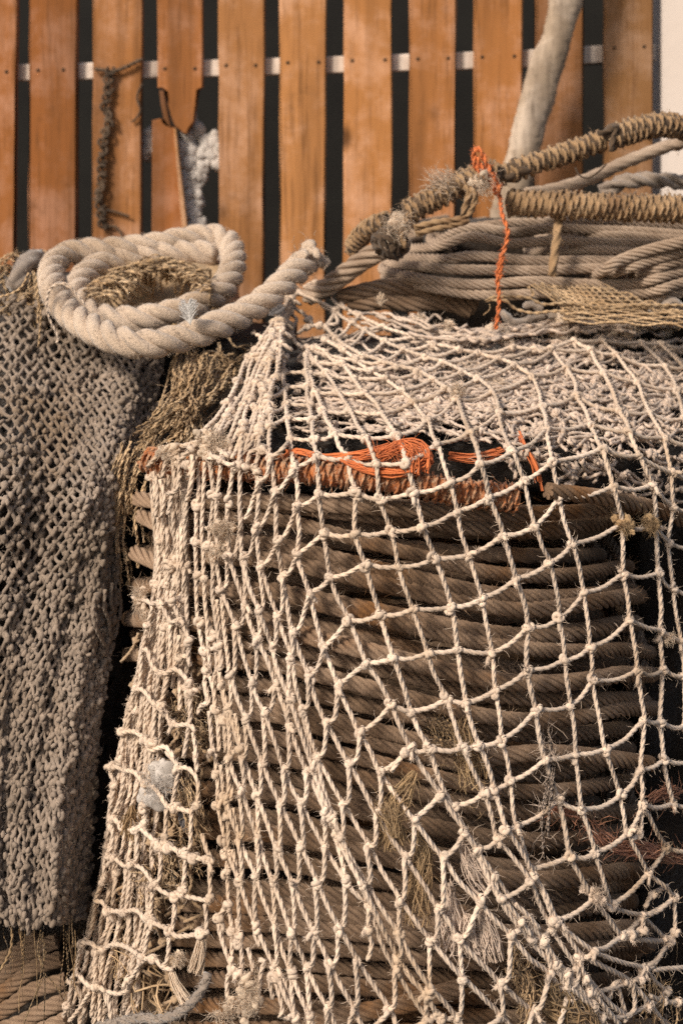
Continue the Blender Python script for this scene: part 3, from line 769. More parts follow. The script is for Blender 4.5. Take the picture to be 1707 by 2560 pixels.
# net edge lying over the wrapped rope at the left
for s_, dz in (('C110,240 180,160 280,110 400,90 480,60 560,0', -.012), ('C90,260 150,200 250,140 340,110 430,100', -.006), ('C330,210 430,120 510,40', -.014), ('C200,340 230,220 330,130', -.010),
               ('C330,200 320,330 270,470 240,620', -.012), ('C130,300 165,420 150,640', -.006), ('C250,130 330,210 420,290 400,450', -.010), ('C400,100 430,230 415,400 380,520', -.014), ('C240,460 300,440 330,330', -.012),
               ('C180,360 215,480 190,640', -.008), ('C460,110 440,260 400,330', -.012), ('C500,60 560,170 640,200', -.012), ('C560,30 600,120 700,180', -.012), ('C290,120 280,260 300,420', -.008), ('C540,200 620,190 690,240 740,240', -.012), ('C420,80 500,110 520,200', -.010)):
    pts = [px(x, y, ynet(x, y) + dz + rng.normal(0, .003)) for x, y in pl(s_)]
    P = twine(pts); P = P[::6]
    for q in range(1, len(P) - 1):
        if rng.random() < .34: KNOTS.append((P[q], unit(P[q + 1] - P[q - 1]), unit(np.array([1, 0, .3]))))
# strands gathered over the shoulder, upper left of the net
for k in range(12):
    u = k / 11
    a = np.array([738 - 30 * u, 742 + 26 * u]); m1 = np.array([640 + 75 * u - 20, 900 + 20 * u]); m2 = np.array([545 + 120 * u, 1030 + 10 * u]); e = np.array([480 + 150 * u, 1140 + 12 * math.sin(k)])
    if u > .85: a = np.array([700, 790.])
    pts = [px(p[0] + rng.normal(0, 6), p[1] + rng.normal(0, 5), ynet(p[0], p[1]) + .010 * rng.standard_normal() + .006) for p in (a, (a + m1) / 2, m1, (m1 + m2) / 2, m2, (m2 + e) / 2, e)]
    twine(pts, fz=30)
    P = spline(pts, .022)
    for q in range(1, len(P) - 1):
        if rng.random() < .3:
            KNOTS.append((P[q], unit(P[q + 1] - P[q - 1]), unit(np.array([1, 0, .3]))))
            if rng.random() < .22: twine([P[q], P[q] + np.array([.008, -.004, -.004]), P[q] + np.array([.018, 0, -.012])], fz=20)
# knots
def ring(p, axis, rad, r):
    axis = unit(axis); a = unit(np.cross(axis, np.array([.2, .9, .37]))); b_ = np.cross(axis, a)
    t = np.linspace(0, 2 * np.pi, 13)
    tube(net, p + rad * (np.cos(t)[:, None] * a + np.sin(t)[:, None] * b_), r, 7, cap=False)
for p, a, b_ in KNOTS:
    k = .62 + .55 * rng.random(); q = p + np.array([0, -.0012, 0])
    ring(q + rng.standard_normal(3) * .0008, a + rng.standard_normal(3) * .5, .0038 * k, RT * (.75 + .2 * rng.random()))
    ring(q + b_ * .0028 * k, b_ * .8 + a * .6 + rng.standard_normal(3) * .45, .0035 * k, RT * (.72 + .2 * rng.random()))
    ring(q - b_ * .0024 * k + a * .003 * rng.normal(0, 1), np.array([0, 1, 0]) + rng.standard_normal(3) * .6, .0037 * k, RT * (.72 + .2 * rng.random()))
    if rng.random() < .3:                               # a short tail sticking out of the knot
        d = unit(rng.standard_normal(3) + np.array([0, -.8, -.4])); L = .007 + .008 * rng.random()
        tube(net, spline([q, q + d * L * .6 + rng.standard_normal(3) * .001, q + d * L + np.array([0, 0, -.003])], .003), RT * .75, 7)
        hairs(net, np.repeat((q + d * L)[None], 14, 0), d + rng.standard_normal((14, 3)) * .5, .005 + .004 * rng.random(14), .0003)
    hairs(net, np.repeat(q[None], 16, 0) + rng.standard_normal((16, 3)) * .004, rng.standard_normal((16, 3)) + np.array([0, -.5, 0]), .006 + .005 * rng.random(16), .00026, .6)
netob = tag(net.build('fishing_net', M_NET), 'large pale knotted net of open squares draped over the wire coil', 'net')
def part_tuft(c, d, n, L, sp, size, mat=M_TUFT, rad=.0006, dz=-.006, curl=.5):
    mb = MB(); x, y = pl(c)[0]
    c0 = px(x, y, ynet(x, y) + dz); size *= .74; L *= .85
    el = unit(rng.standard_normal(3) * np.array([.6, .2, 1]))
    d = unit(np.asarray(d, float))
    if sp > .45:
        for _ in range(12): blob(mb, c0 + rng.standard_normal(3) * size * np.array([.42, .22, .42]) + el * size * 1.6 * rng.normal(0, .6), size * (.38 + .3 * rng.random()), 3, .38, (1, .7, 1), 3.2)
        for _ in range(5): tuft(mb, c0 + el * size * rng.normal(0, .9) + rng.standard_normal(3) * size * .3, d + rng.standard_normal(3) * .5, int(n * .16), L * rng.uniform(.3, .8), sp, .0003, size * .5, curl)
    else:
        ax = unit(np.cross(d, [0, 1, 0.]))
        for k in range(int(n / 3)):
            o_ = rng.standard_normal(3) * size * .4; e = c0 + o_ + d * L * (.6 + .5 * rng.random()) + ax * rng.normal(0, size * (.7 + sp))
            tube(mb, spline([c0 + o_ * .4, c0 + o_ + d * L * .25, (c0 + o_ + e) / 2 + rng.standard_normal(3) * .002, e], .006), .0008, 4, cap=False)
    o = mb.build('frayed_tuft', mat, None); o.parent = netob
part_tuft('C640,720', (0, -.5, -.2), 700, .022, .9, .011)
part_tuft('C625,880', (0, -.5, -.4), 500, .022, .8, .010)
part_tuft('C260,170', (0, -.5, -.4), 500, .022, .9, .016, M_TUFT, dz=-.012)
part_tuft('C560,110', (0, -.5, -.4), 500, .022, .9, .016, M_TUFT, dz=-.012)
part_tuft('C640,90', (0, -.5, -.6), 800, .028, .9, .016)
part_tuft('A1390,870', (.1, -.3, .5), 500, .026, .9, .010)
part_tuft('A1330,350', (0, -.3, .7), 260, .024, .7, .008)
part_tuft('A820,190', (.05, -.1, .9), 220, .022, .35, .005)
part_tuft('A1100,290', (.1, -.2, .6), 200, .02, .6, .008)
part_tuft('D400,50', (-.7, -.4, -.1), 420, .032, .5, .010)
part_tuft('D430,150', (-.2, -.4, -.8), 240, .03, .5, .008)
part_tuft('F600,420', (0, -.2, -1), 420, .045, .28, .009, M_TAN)
mb = MB()
for _ in range(46):
    t = rng.random(); x, y = pl('F%d,%d' % (845 - 100 * t + rng.normal(0, 26), 130 + 260 * t + rng.normal(0, 20)))[0]
    blob(mb, px(x, y, ynet(x, y) + .004 + .006 * rng.random()), .008 + .006 * rng.random(), 3, .28, (1, .5, 1), 2.6)
c0 = pl('F820,220')[0]; tuft(mb, px(*c0, ynet(*c0) + .002), (0, -.4, -.5), 500, .014, .8, .0003, .012)
o = mb.build('wool_scrap', M_WHITE); tag(o, 'whitish scrap of wool caught in the left panel of the pale net', 'wool')
part_tuft('G1320,500', (-.05, -.1, -1), 900, .04, .35, .011, M_TAN, dz=.004)
part_tuft('L790,110', (0, -.2, -.5), 420, .03, .8, .009, M_NET2)
part_tuft('M1230,680', (.1, -.5, 0), 380, .014, .9, .009)
mb = MB(); hank(mb, pxs(pl('M1445,500 1425,620 1385,790'), lambda x, y: ynet(x, y) - .012), 120, .006, .012, .0006, 0, .9, trim=.3)
mb.build('frayed_tuft', M_TUFT).parent = netob
mb = MB(); hank(mb, pxs(pl('M1170,800 1220,930 1300,1090'), lambda x, y: ynet(x, y) - .010), 70, .005, .010, .0006, 0, .9, trim=.3)
mb.build('frayed_tuft', M_TUFT).parent = netob
part_tuft('W1300,190', (.1, -.2, -.7), 420, .025, .8, .012, M_TAN)
part_tuft('W1420,200', (.2, -.2, -.5), 350, .028, .9, .012, M_TAN)
part_tuft('W1500,720', (-.2, -.2, -.4), 160, .024, .9, .006)
part_tuft('B220,420', (0, -.2, .3), 300, .02, .9, .016, M_TUFT, dz=.01)
part_tuft('B640,380', (0, -.2, .3), 360, .022, .9, .022, M_TUFT, dz=.01)
part_tuft('B1120,380', (.1, -.2, .2), 360, .022, .9, .022, M_TUFT, dz=.01)
part_tuft('B1480,350', (.1, -.2, .2), 260, .022, .9, .016, M_TUFT, dz=.01)
part_tuft('H250,1090', (0, -.5, -.2), 700, .026, .9, .018, M_TUFT, dz=-.01)
part_tuft('H120,1130', (0, -.5, -.4), 400, .026, .8, .012, M_TUFT, dz=-.01)

# ================================================================== tangled pale net below the top of the big net
tb = MB()
def wavy(x0, x1, yf, dz, amp, r=.0032):
    n = max(5, int(abs(x1 - x0) / 16)); pts = []
    for k in range(n):
        u = k / (n - 1); x = x0 + (x1 - x0) * u
        y = yf(x) + amp * rng.standard_normal()
        pts.append(px(x, y, ynet(x, y) + dz + .006 * rng.standard_normal()))
    P = spline(pts, .0055); tube(tb, P, r, 9, 3, r * 8.5, soft=.25); fuzz(tb, P, r, 70, .012, .0003)
    for q in range(0, len(P) - 1, 7):
        if rng.random() < .16:
            for _ in range(2):
                axis = unit(rng.standard_normal(3)); a = unit(np.cross(axis, np.array([.2, .9, .37]))); b_ = np.cross(axis, a); t = np.linspace(0, 6.283, 11)
                tube(tb, P[q] + .0046 * (np.cos(t)[:, None] * a + np.sin(t)[:, None] * b_), .003, 6, cap=False)
for k in range(190):
    x0 = rng.uniform(740, 1640); x1 = x0 + rng.uniform(140, 420)
    yy = rng.uniform(850, 1115) + .0 * x0; sl = rng.normal(-.06, .16)
    if yy > 1040 and x0 < 1230: yy -= 70
    wavy(x0, min(x1, 1760), lambda x: yy + sl * (x - x0), .022 + .03 * rng.random(), 6)
for k in range(125):                                    # loose loops hanging on the right
    x0 = rng.uniform(1240, 1720); y0 = rng.uniform(930, 1150 + 60 * (x0 > 1380)); a = rng.uniform(0, 6.28); pts = []
    for i in range(rng.integers(4, 9)):
        a += rng.normal(0, .75); x0 += 17 * math.cos(a); y0 += 12 * math.sin(a) + 3
        pts.append(px(x0, y0, ynet(x0, y0) + .018 + .03 * rng.random()))
    P = spline(pts, .0055); tube(tb, P, .0034, 9, 3, .028, soft=.4); fuzz(tb, P, .003, 60, .012, .0003)
    for q in range(2, len(P) - 1, 26):
        blob(tb, P[q], .0052, 2, .4, freq=3)
for k in range(22):
    x0 = rng.uniform(840, 1080); wavy(x0, x0 + rng.uniform(80, 200), lambda x: 1000 + 4.2 * (k % 11) + .05 * (x - x0), .02 + .03 * rng.random(), 5)
for k in range(34):                                     # roll along the rear rim
    x0 = rng.uniform(870, 1600); x1 = x0 + rng.uniform(120, 420); o_ = rng.normal(0, 13)
    wavy(x0, min(x1, 1800), lambda x: 826 - 24 * smooth(1180, 1420, x) - 55 * smooth(1120, 880, x) + o_ + 10, .012 * rng.standard_normal(), 3.5, .0038)
for k in range(46):                                     # inside left corner
    x0 = rng.uniform(705, 900); y0 = rng.uniform(960, 1085); x1 = x0 + rng.uniform(50, 150)
    wavy(x0, x1, lambda x: y0 + rng.normal(0, .05) * (x - x0), .03 + .03 * rng.random(), 5)
tag(tb.build('net_bundle', M_NET2), 'tangled dirty cream netting bunched up beneath the top of the large pale net', 'net')

mb = MB()                                               # solid dark lump added below that bundle, shade of the gap in its colour
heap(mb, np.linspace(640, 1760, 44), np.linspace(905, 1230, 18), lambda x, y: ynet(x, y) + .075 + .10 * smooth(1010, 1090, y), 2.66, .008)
core = mb.build('dark_core', M_PILE, coil)

mb = MB()  # added black mass in place of the unlit void at the right
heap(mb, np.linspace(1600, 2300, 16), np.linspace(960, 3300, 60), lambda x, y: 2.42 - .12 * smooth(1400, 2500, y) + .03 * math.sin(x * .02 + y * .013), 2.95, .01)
tag(mb.build('dark_heap', M_PILE), 'added black mass standing in for the dark void behind the right edge of the pale net', 'net heap')

# ================================================================== ORANGE things
def yin(x, y): return ynet(x, y) + .035
orr = empty('wrapped_orange_rope', px(840, 1190, ynet(840, 1190) + .04), 'thick rope wrapped in faded orange and tan cord lying across the wire coil', 'rope')
op = pxs(pl('S372,1150 S440,1160 S540,1166 S640,1170 S740,1174 S860,1186 S1000,1205 S1140,1228 S1290,1246'), lambda x, y: round_front(x, .43) + .015)
mb = MB(); C = spline(op, .006); tube(mb, C, .0145, 12, rough=.05); mb.build('core', M_ORANGE2, orr)
def whipping(mb, C, R, r, pitch, n_lobes=2, sides=7, jit=.12, step=None):
    """cord wound round the path C"""
    T, N, B = frames(C)
    s = np.concatenate([[0], np.cumsum(np.linalg.norm(np.diff(C, axis=0), axis=1))])
    turns = s[-1] / pitch; m = int(turns * 14)
    q = np.linspace(0, s[-1], m); a = q / pitch * 2 * np.pi
    f = lambda A: np.stack([np.interp(q, s, A[:, k]) for k in range(3)], 1)
    c, n, b_ = f(C), unit(f(N)), unit(f(B))
    w = 1 + jit * .35 * np.interp(q, np.linspace(0, s[-1], max(3, int(turns))), rng.standard_normal(max(3, int(turns))))
    off = np.interp(q, np.linspace(0, s[-1], max(3, int(turns))), rng.standard_normal(max(3, int(turns)))) * pitch * jit
    Rr = np.interp(q, s, np.broadcast_to(R, s.shape))
    P = c + (Rr * w)[:, None] * (np.cos(a)[:, None] * n + np.sin(a)[:, None] * b_) + unit(f(T)) * off[:, None]
    tube(mb, P, r, sides, n_lobes, r * 8)
    return P
mb = MB(); P = whipping(mb, C, .0165, .0052, .0105, 2, 8); fuzz(mb, P, .005, 90, .014, .0004); mb.build('whipping', M_ORANGE2, orr)

mb = MB()
hank(mb, pxs(pl('C1100,200 1150,140 1290,160 1420,195 1568,188 U370,802 480,775 545,765'), lambda x, y: ynet(x, y) + .010), 26, .003, .010, .0011, 0, 1.2)
hank(mb, pxs(pl('U430,815 500,770 570,758 620,790 605,850'), lambda x, y: ynet(x, y) + .006), 64, .007, .011, .0010, 0, 1.3)
hank(mb, pxs(pl('U300,812 380,845 470,862 560,855 605,820'), lambda x, y: ynet(x, y) + .008), 36, .004, .008, .0010, 0, 1.3)
hank(mb, pxs(pl('U520,760 560,800 560,870'), lambda x, y: ynet(x, y) + .004), 36, .009, .011, .0010, 0, 1.3)
C = spline(pxs(pl('U400,800 500,790 600,800'), lambda x, y: ynet(x, y) + .004), .01); fuzz(mb, C, .010, 1800, .022, .0004, .9)
tag(mb.build('orange_rag', M_ORANGE), 'bright orange frayed twine scrap showing through the net above the wrapped rope', 'frayed twine')
mb = MB()
hank(mb, pxs(pl('U960,715 985,780 1015,830 1040,930'), lambda x, y: ynet(x, y) + .022), 14, .003, .006, .0009, 0, .3)
hank(mb, pxs(pl('U700,800 800,810 900,790'), lambda x, y: ynet(x, y) + .05), 20, .006, .010, .0008, 0, .3)
tag(mb.build('orange_twine', M_ORANGE), 'short orange strands hanging in the dark gap right of the orange scrap', 'twine')

ot = empty('orange_twine', px(1240, 450, 2.44), 'bright orange twine tied in a bow on the wrapped rope and hanging down', 'twine')
YT = lambda x, y: 2.425 - .05 * smooth(480, 560, y)
mb = MB()
P = rope(mb, pxs(pl('Q705,790 722,850 732,905 742,980 766,1055 757,1120 737,1190 728,1280 U900,45 884,100 880,150 886,230 874,330'), YT), .0048, sides=12, strands=2, pitch=.03, soft=.2, rough=.04); fuzz(mb, P, .004, 500, .008, .0003)
mb.build('hanging_end', M_ORANGE, ot)
mb = MB()
for s in ('Q720,880 690,800 640,790 612,740 618,680 640,685 660,730 690,790 715,850', 'Q700,800 650,770 625,720', 'Q725,890 700,860 700,820'):
    C2 = pxs(pl(s), 2.415); P = rope(mb, C2, .0058, sides=12, strands=2, pitch=.035, soft=.2, rough=.06); fuzz(mb, P, .005, 700, .009, .0003)
blob(mb, px(1247, 470, 2.415), .007, 2, .4)
mb.build('bow', M_ORANGE, ot)

# ================================================================== served rope slings at upper right
def sling(name, label, paths, serve_from=None):
    e = empty(name, pxs(paths[0][0][:1], paths[0][1])[0], label, 'rope sling')
    for pts, Y, R, pitch, served in paths:
        C = spline(pxs(pts, Y), .006)
        mb = MB(); tube(mb, C, R * (.86 if served else 1), 18, 0 if served else 6, R * 14, rough=.03); fuzz(mb, C, R, 140, .014, .0004)
        mb.build('core', (M_SERVED if R < .022 else M_SERVE) if served else M_WIRE2, e)
        if served:
            mb = MB(); P = whipping(mb, C, R * .92, pitch * .53, pitch, 2, 9, .15); fuzz(mb, P, pitch * .4, 170, .012, .0003)
            mb.build('whipping', M_SERVE, e)
    return e
s1 = sling('rope_sling', 'upper loop of dark rope wrapped in tan cord slanting over the coil at right', [
    (pl('Q735,800 800,775 900,742 1050,692 1200,640'), [2.46, 2.46, 2.46, 2.47, 2.48], .0175, .0125, True),
    (pl('Q1235,632 1320,600 1430,572 1530,572 1620,600'), [2.47, 2.47, 2.48, 2.5, 2.54], .0215, .0115, True),
    (pl('Q1640,610 1560,650 1480,672 1300,742 1200,790 1100,830 950,872 850,884'), [2.6, 2.6, 2.6, 2.58, 2.56, 2.55, 2.54, 2.53], .0125, .01, False)])
mb = MB(); blob(mb, px(850 + 800 / 1.83, 785 / 1.83, 2.455), .0185, 3, .4, (1.2, .8, .9), 3); mb.build('seizing', M_SERVED, s1); mb = MB(); blob(mb, px(850 + 1245 / 1.83, 600 / 1.83, 2.462), .013, 3, .25, (1.3, 1, 1))
P = rope(mb, pxs(pl('Q1180,610 1240,590 1265,570 1250,620 1240,690'), 2.448), .006, sides=9); mb.build('seizing', M_SERVED, s1)
s2 = sling('rope_sling', 'straight horizontal length of thick rope tightly wrapped in tan cord', [
    (pl('Q765,925 900,930 1100,938 1300,946 1450,950 1640,958 1900,985'), [2.47, 2.46, 2.45, 2.45, 2.45, 2.46, 2.52], .0235, .0118, True)])
s3 = sling('rope_sling', 'left end of wrapped tan rope with a fuzzy knot beside the orange bow', [
    (pl('Q60,1140 95,1080 150,1035 215,1010'), [2.52, 2.5, 2.47, 2.45], .0165, .011, True),
    (pl('Q300,975 380,930 470,885 560,835 640,800 720,790'), [2.43, 2.43, 2.43, 2.43, 2.44, 2.45], .0205, .0112, True)])
mb = MB()
for d in ((230, 1100, 58), (200, 1075, 38), (262, 1130, 42), (245, 1165, 32), (190, 1125, 36)):
    blob(mb, px(850 + d[0] / 1.83, d[1] / 1.83, 2.425), d[2] / 1.83 * .00054, 3, .3)
for a in range(13):
    t = np.linspace(0, 5.2, 12); cc = px(850 + 230 / 1.83, 1110 / 1.83, 2.425); o_ = rng.random() * 6; ax = unit(rng.standard_normal(3)); u_ = unit(np.cross(ax, [.1, .9, .3])); w_ = np.cross(ax, u_)
    rope(mb, cc + rng.uniform(.018, .029) * (np.cos(t + o_)[:, None] * u_ + np.sin(t + o_)[:, None] * w_), .007, sides=10)
mb.build('knot', M_SERVED, s3)
mb = MB()
tuft(mb, px(850 + 270 / 1.83, 1030 / 1.83, 2.405), (.1, -.4, -.2), 420, .016, .8, .0004, .012)
for _ in range(14): blob(mb, px(850 + 270 / 1.83, 1030 / 1.83, 2.412) + rng.standard_normal(3) * .009, .008, 2, .4, freq=3)
tuft(mb, px(850 + 640 / 1.83, 840 / 1.83, 2.41), (.2, -.3, -.5), 300, .016, .7, .0004, .012)
for _ in range(10): blob(mb, px(850 + 640 / 1.83, 830 / 1.83, 2.42) + rng.standard_normal(3) * .008, .007, 2, .4, freq=3)
tuft(mb, px(850 + 500 / 1.83, 850 / 1.83, 2.42), (-.7, -.1, .3), 160, .04, .5, .0006, .01)
mb.build('frayed_tuft', M_TUFT, s3)
mb = MB()
for s in ('Q340,1040 430,1015 520,1005 580,985 612,930 615,880 590,865', 'Q345,1070 430,1045 530,1025 590,1005', 'Q560,990 575,930 590,880 570,850', 'Q300,1130 280,1070 300,1000'):
    rope(mb, pxs(pl(s), 2.40), .0065, sides=10)
mb.build('cord_loop', M_SERVE, s3)
mb = MB(); rope(mb, pxs(pl('Q1075,765 1095,800 1135,812 1180,785 1218,748'), 2.44), .0016, sides=6, strands=0)
mb.build('bent_wire', M_SERVED, s1)
mb = MB(); P = rope(mb, pxs(pl('Q1200,880 1280,835 1400,820 1568,830 1700,840'), [2.66] * 5), .017, sides=20, strands=3, pitch=.12, rough=.03); fuzz(mb, P, .016, 200, .012, .0004)
tag(mb.build('grey_rope', M_GREYROPE), 'soft greyish rope running behind the wrapped ropes at the right edge', 'rope')

# ================================================================== BACK WIRE COIL
bc = empty('wire_coil', (.55, 2.85, 0), 'loose coil of greyish wire rope lying behind the net, upper right', 'cable coil')
BK = [('Q450,1105 560,1045 700,1050 800,1062 970,1042 1150,1050 1400,1060 1700,1085 2100,1120', 2.56, .0098), ('Q330,1135 460,1122 600,1080 780,1112 970,1100 1200,1110 1400,1115 1700,1130 2100,1150', 2.53, .0094),
      ('Q300,1175 480,1185 620,1170 900,1192 1130,1190 1400,1190 1700,1150 2100,1170', 2.51, .0097), ('Q255,1205 400,1222 560,1232 780,1235 950,1235 1200,1225 1500,1230 1700,1250 2100,1270', 2.50, .0094),
      ('Q228,1242 350,1270 500,1292 650,1300 900,1285 1200,1300 1700,1290 2100,1310', 2.49, .0096), ('Q240,1275 400,1310 560,1340 750,1350 950,1340 1250,1345 1700,1330 2100,1350', 2.49, .0096),
      ('Q1140,1275 1220,1225 1300,1182 1420,1140 1568,1105 1750,1070 2100,1030', 2.45, .0105), ('Q1160,1285 1300,1230 1440,1185 1568,1150 1750,1110 2100,1070', 2.46, .0094),
      ('Q1300,1265 1420,1235 1568,1185 1750,1140 2100,1100', 2.47, .0092), ('Q1290,1310 1420,1280 1568,1240 1750,1200 2100,1160', 2.47, .0092), ('Q1290,1340 1450,1325 1568,1290 1750,1250 2100,1210', 2.47, .0094), ('Q1330,1372 1450,1360 1568,1335 1750,1310 2100,1270', 2.48, .0094),
      ('Q480,1085 640,1035 900,1015 1200,1010 1700,1040 2100,1060', 2.60, .0096), ('Q900,1150 1130,1140 1400,1150 1700,1120 2100,1140', 2.53, .009), ('Q950,1080 1200,1075 1450,1085 1700,1105 2100,1125', 2.55, .009)]
for k in range(9):
    y = 1040 + k * 38; BK.append((f'Q{300 + 20 * (k % 3)},{y + 30} 500,{y + 20} 800,{y + 10} 1100,{y} 1400,{y} 1750,{y} 2100,{y}', 2.73 + .01 * (k % 2), .0098))
for s, Y, r in BK:
    mb = MB(); pts = pl(s); n = len(pts)
    d = [Y + .10 * smooth(.18, 0, i / (n - 1)) + random.gauss(0, .004) for i in range(n)]
    pts3 = pxs(pts, d)
    if s.startswith('Q11') is False and s.startswith('Q12') is False and s.startswith('Q13') is False:   # the turn bends away at its left end
        pts3 = np.vstack([pts3[0] + np.array([.10, .24, .02]), pts3[0] + np.array([.01, .12, .008]), pts3[0] + np.array([-.012, .04, .003]), pts3])
    P = spline(pts3, .004); tube(mb, P, r, 36, 6, r * random.uniform(8, 10), rough=.018); fuzz(mb, P, r, 30, .01, .0003)
    mb.build('cable_turn', M_WIRE2, bc, smooth=False)
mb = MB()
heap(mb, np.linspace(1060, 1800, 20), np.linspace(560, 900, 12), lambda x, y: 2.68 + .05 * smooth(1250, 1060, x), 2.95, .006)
mb.build('dark_core', M_PILE, bc)  # plain dark lump behind the turns, not separate cable
mb = MB(); P = rope(mb, pxs(pl('Q1000,990 995,1060 985,1130 975,1200 968,1260'), [2.47, 2.455, 2.45, 2.445, 2.44]), .0095, sides=14, strands=3, pitch=.09, soft=.4, rough=.04); fuzz(mb, P, .009, 300, .01, .0004)
tag(mb.build('cord', M_SERVE), 'short pale upright cord tied round the greyish wire coil', 'cord')
mb = MB()
P = rope(mb, pxs(pl('Q235,1120 120,1180 30,1245 -60,1310 U180,205'), [2.45, 2.47, 2.5, 2.53, 2.57]), .0185, sides=36, strands=6, pitch=.19, rough=.015, step=.006); fuzz(mb, P, .018, 60, .01, .0003)
tag(mb.build('wire_rope', M_WIRE2, smooth=False), 'thick stranded wire rope slanting from the dark knot down behind the net', 'cable')
for s, lab in (('U290,215 380,190 480,172 600,180 700,205 800,250', 'purplish brown cable, uppermost of the two just behind the net rim'), ('U330,250 450,228 560,235 680,232 780,262', 'purplish brown cable, lower of the two just behind the net rim')):
    mb = MB(); rope(mb, pxs(pl(s), 2.53), .0155, sides=36, strands=6, pitch=.16, step=.006); tag(mb.build('wire_rope', M_WIRE, smooth=False), lab, 'cable')

# ================================================================== THICK HAWSER COIL
HP = pl('T1395,185 1340,240 1280,300 1190,375 1080,440 960,490 850,530 700,562 560,552 430,500 320,430 252,340 232,250 262,180 350,142 500,136 700,112 850,84 960,72 1040,102 1064,180 1046,260 1000,322 900,382 780,424 650,450 520,452 425,432 375,385 348,318 400,240 500,184 700,158 850,148 980,152')
def yh(k, x, y):
    d = 2.235 + (865 - y) / 275 * .42
    return d
hd = []
for k, (x, y) in enumerate(HP):
    d = yh(k, x, y)
    if k < 6: d = np.interp(k, [0, 5], [2.47, 2.285])
    if k > 20: d += np.interp(k, [20, 24, 27, 29], [0, .03, .055, .03])
    hd.append(d)
C = spline(pxs(HP, hd), .006)
haw = empty('mooring_rope', C[len(C) // 3], 'very thick fuzzy pale rope coiled in two loops on the heap at left', 'rope')
mb = MB(); s = np.linspace(0, 1, len(C))
HRD = .0266
tube(mb, C, HRD * (1 + .02 * np.sin(s * 60)), 60, 3, .118, rough=.022, phase=2.2, soft=.42)
fuzz(mb, C, HRD * .98, 5200, .006, .0003, .7)
mb.build('rope_coil', M_HAWSER, haw)
mb = MB()
T0 = unit(C[0] - C[4])
for _ in range(40): blob(mb, C[0] + T0 * rng.uniform(-.012, .012) + rng.standard_normal(3) * .0105, .007 + .004 * rng.random(), 2, .4, freq=3)
tuft(mb, C[0], T0, 500, .016, .6, .0004, .012, .5)
mb.build('frayed_end', M_HAWSER, haw)
mb = MB()
for s_ in ('T268,540 250,500 222,440 212,370 230,310 270,290 320,310 360,350 395,395', 'T214,380 222,330 250,300 300,288 340,320', 'T268,540 255,560'):
    rope(mb, pxs(pl(s_), [2.31 - .0] * len(pl(s_))), .0024, sides=8, strands=2)
o = mb.build('white_twine', M_NET); tag(o, 'thin white twine looped round the left side of the thick rope coil', 'twine')

def feather(name, base, tip, Y, w, mat, label, n=60, bend=6):
    mb = MB(); a, b_ = np.array(base, float), np.array(tip, float)
    d = b_ - a; L = np.hypot(*d); nrm = np.array([-d[1], d[0]]) / L
    ctr = [tuple(a + d * t + nrm * bend * math.sin(t * 2.2)) for t in np.linspace(0, 1, 6)]
    Cc = spline(pxs(ctr, Y), .004); tube(mb, Cc, np.linspace(.0011, .0004, len(Cc)), 6)
    q = rng.random(n); B0 = np.stack([np.interp(q, np.linspace(0, 1, len(Cc)), Cc[:, k]) for k in range(3)], 1)
    ax = unit(Cc[-1] - Cc[0]); sd = unit(np.cross(ax, [0, 1, 0])); sg = np.where(rng.random(n) < .5, 1, -1)[:, None]
    hairs(mb, B0, ax * 1.1 + sd * sg * .8 + rng.standard_normal((n, 3)) * .12, w * (.5 + .6 * np.sin(np.pi * np.clip(q * .9 + .1, 0, 1))), .0006, .15)
    tag(mb.build(name, mat), label, 'feather')
feather('feather', (476, 812), (466, 762), 2.235, .022, M_FEATHER, 'small white downy feather stuck on the thick rope coil', 90, 3)
feather('feather', (672, 788), (705, 765), 2.30, .010, M_GFEATHER, 'small dark grey feather under the thick rope beside the net', 120, 2)
feather('feather', (446, 2030), (472, 2072), ynet(460, 2050) + .012, .010, M_GFEATHER, 'blackish feather caught inside the left panel of the pale net', 120, 2)

# ================================================================== BROWN SISAL NETTING
def cords(mb, n, f, rad=.0027, strands=2, fz=90):
    for k in range(n):
        pts = f(k / max(1, n - 1))
        P = spline(pts, .006); tube(mb, P, rad * (.8 + .4 * rng.random()), 8, strands, rad * 10, cap=False); fuzz(mb, P, rad, fz, .012, .0003)
mb = MB()
def f_in(u):                                            # arcs of cord inside the rope coil
    x0 = 240 + 280 * u + rng.normal(0, 10); y0 = 740 - 75 * math.sin(u * 3.0) + rng.normal(0, 10); ang = rng.normal(.6, .9); L = rng.uniform(50, 120)
    d0 = 2.42 + (760 - y0) / 200 * .22
    p = []
    for t in np.linspace(0, 1, 6):
        x = x0 + math.cos(ang) * L * (t - .3); y = y0 + math.sin(abs(ang)) * L * t * .55 - 20 * math.sin(t * 3.1)
        p.append(px(min(525, max(205, x)), min(775, y), d0 - .05 * math.sin(t * 3.1) + rng.normal(0, .004)))
    return p
cords(mb, 120, f_in)
heap(mb, np.linspace(190, 560, 16), np.linspace(660, 830, 8), lambda x, y: 2.50 + (760 - y) / 200 * .2 + .02 * math.sin(x * .05), 2.85, .01)
tag(mb.build('brown_netting', M_BROWN), 'clump of brown sisal netting heaped inside the thick rope coil', 'net')
mb = MB()
TOPS = pl('T880,625 930,620 800,640 850,660 960,660 1050,690')
def f_mid(u):
    a = TOPS[rng.integers(0, len(TOPS))]; x0 = a[0] + rng.normal(0, 14); y0 = a[1] + rng.normal(0, 8)
    ex = 330 + 170 * rng.random(); ey = 1010 + 110 * rng.random() + (ex < 380) * 40
    p = []
    for t in np.linspace(0, 1, 7):
        x = x0 + (ex - x0) * t ** 1.3 + rng.normal(0, 5); y = y0 + (ey - y0) * t + rng.normal(0, 4)
        p.append(px(x, y, 2.27 - .10 * t + .035 * rng.random()))
    return p
cords(mb, 95, f_mid)
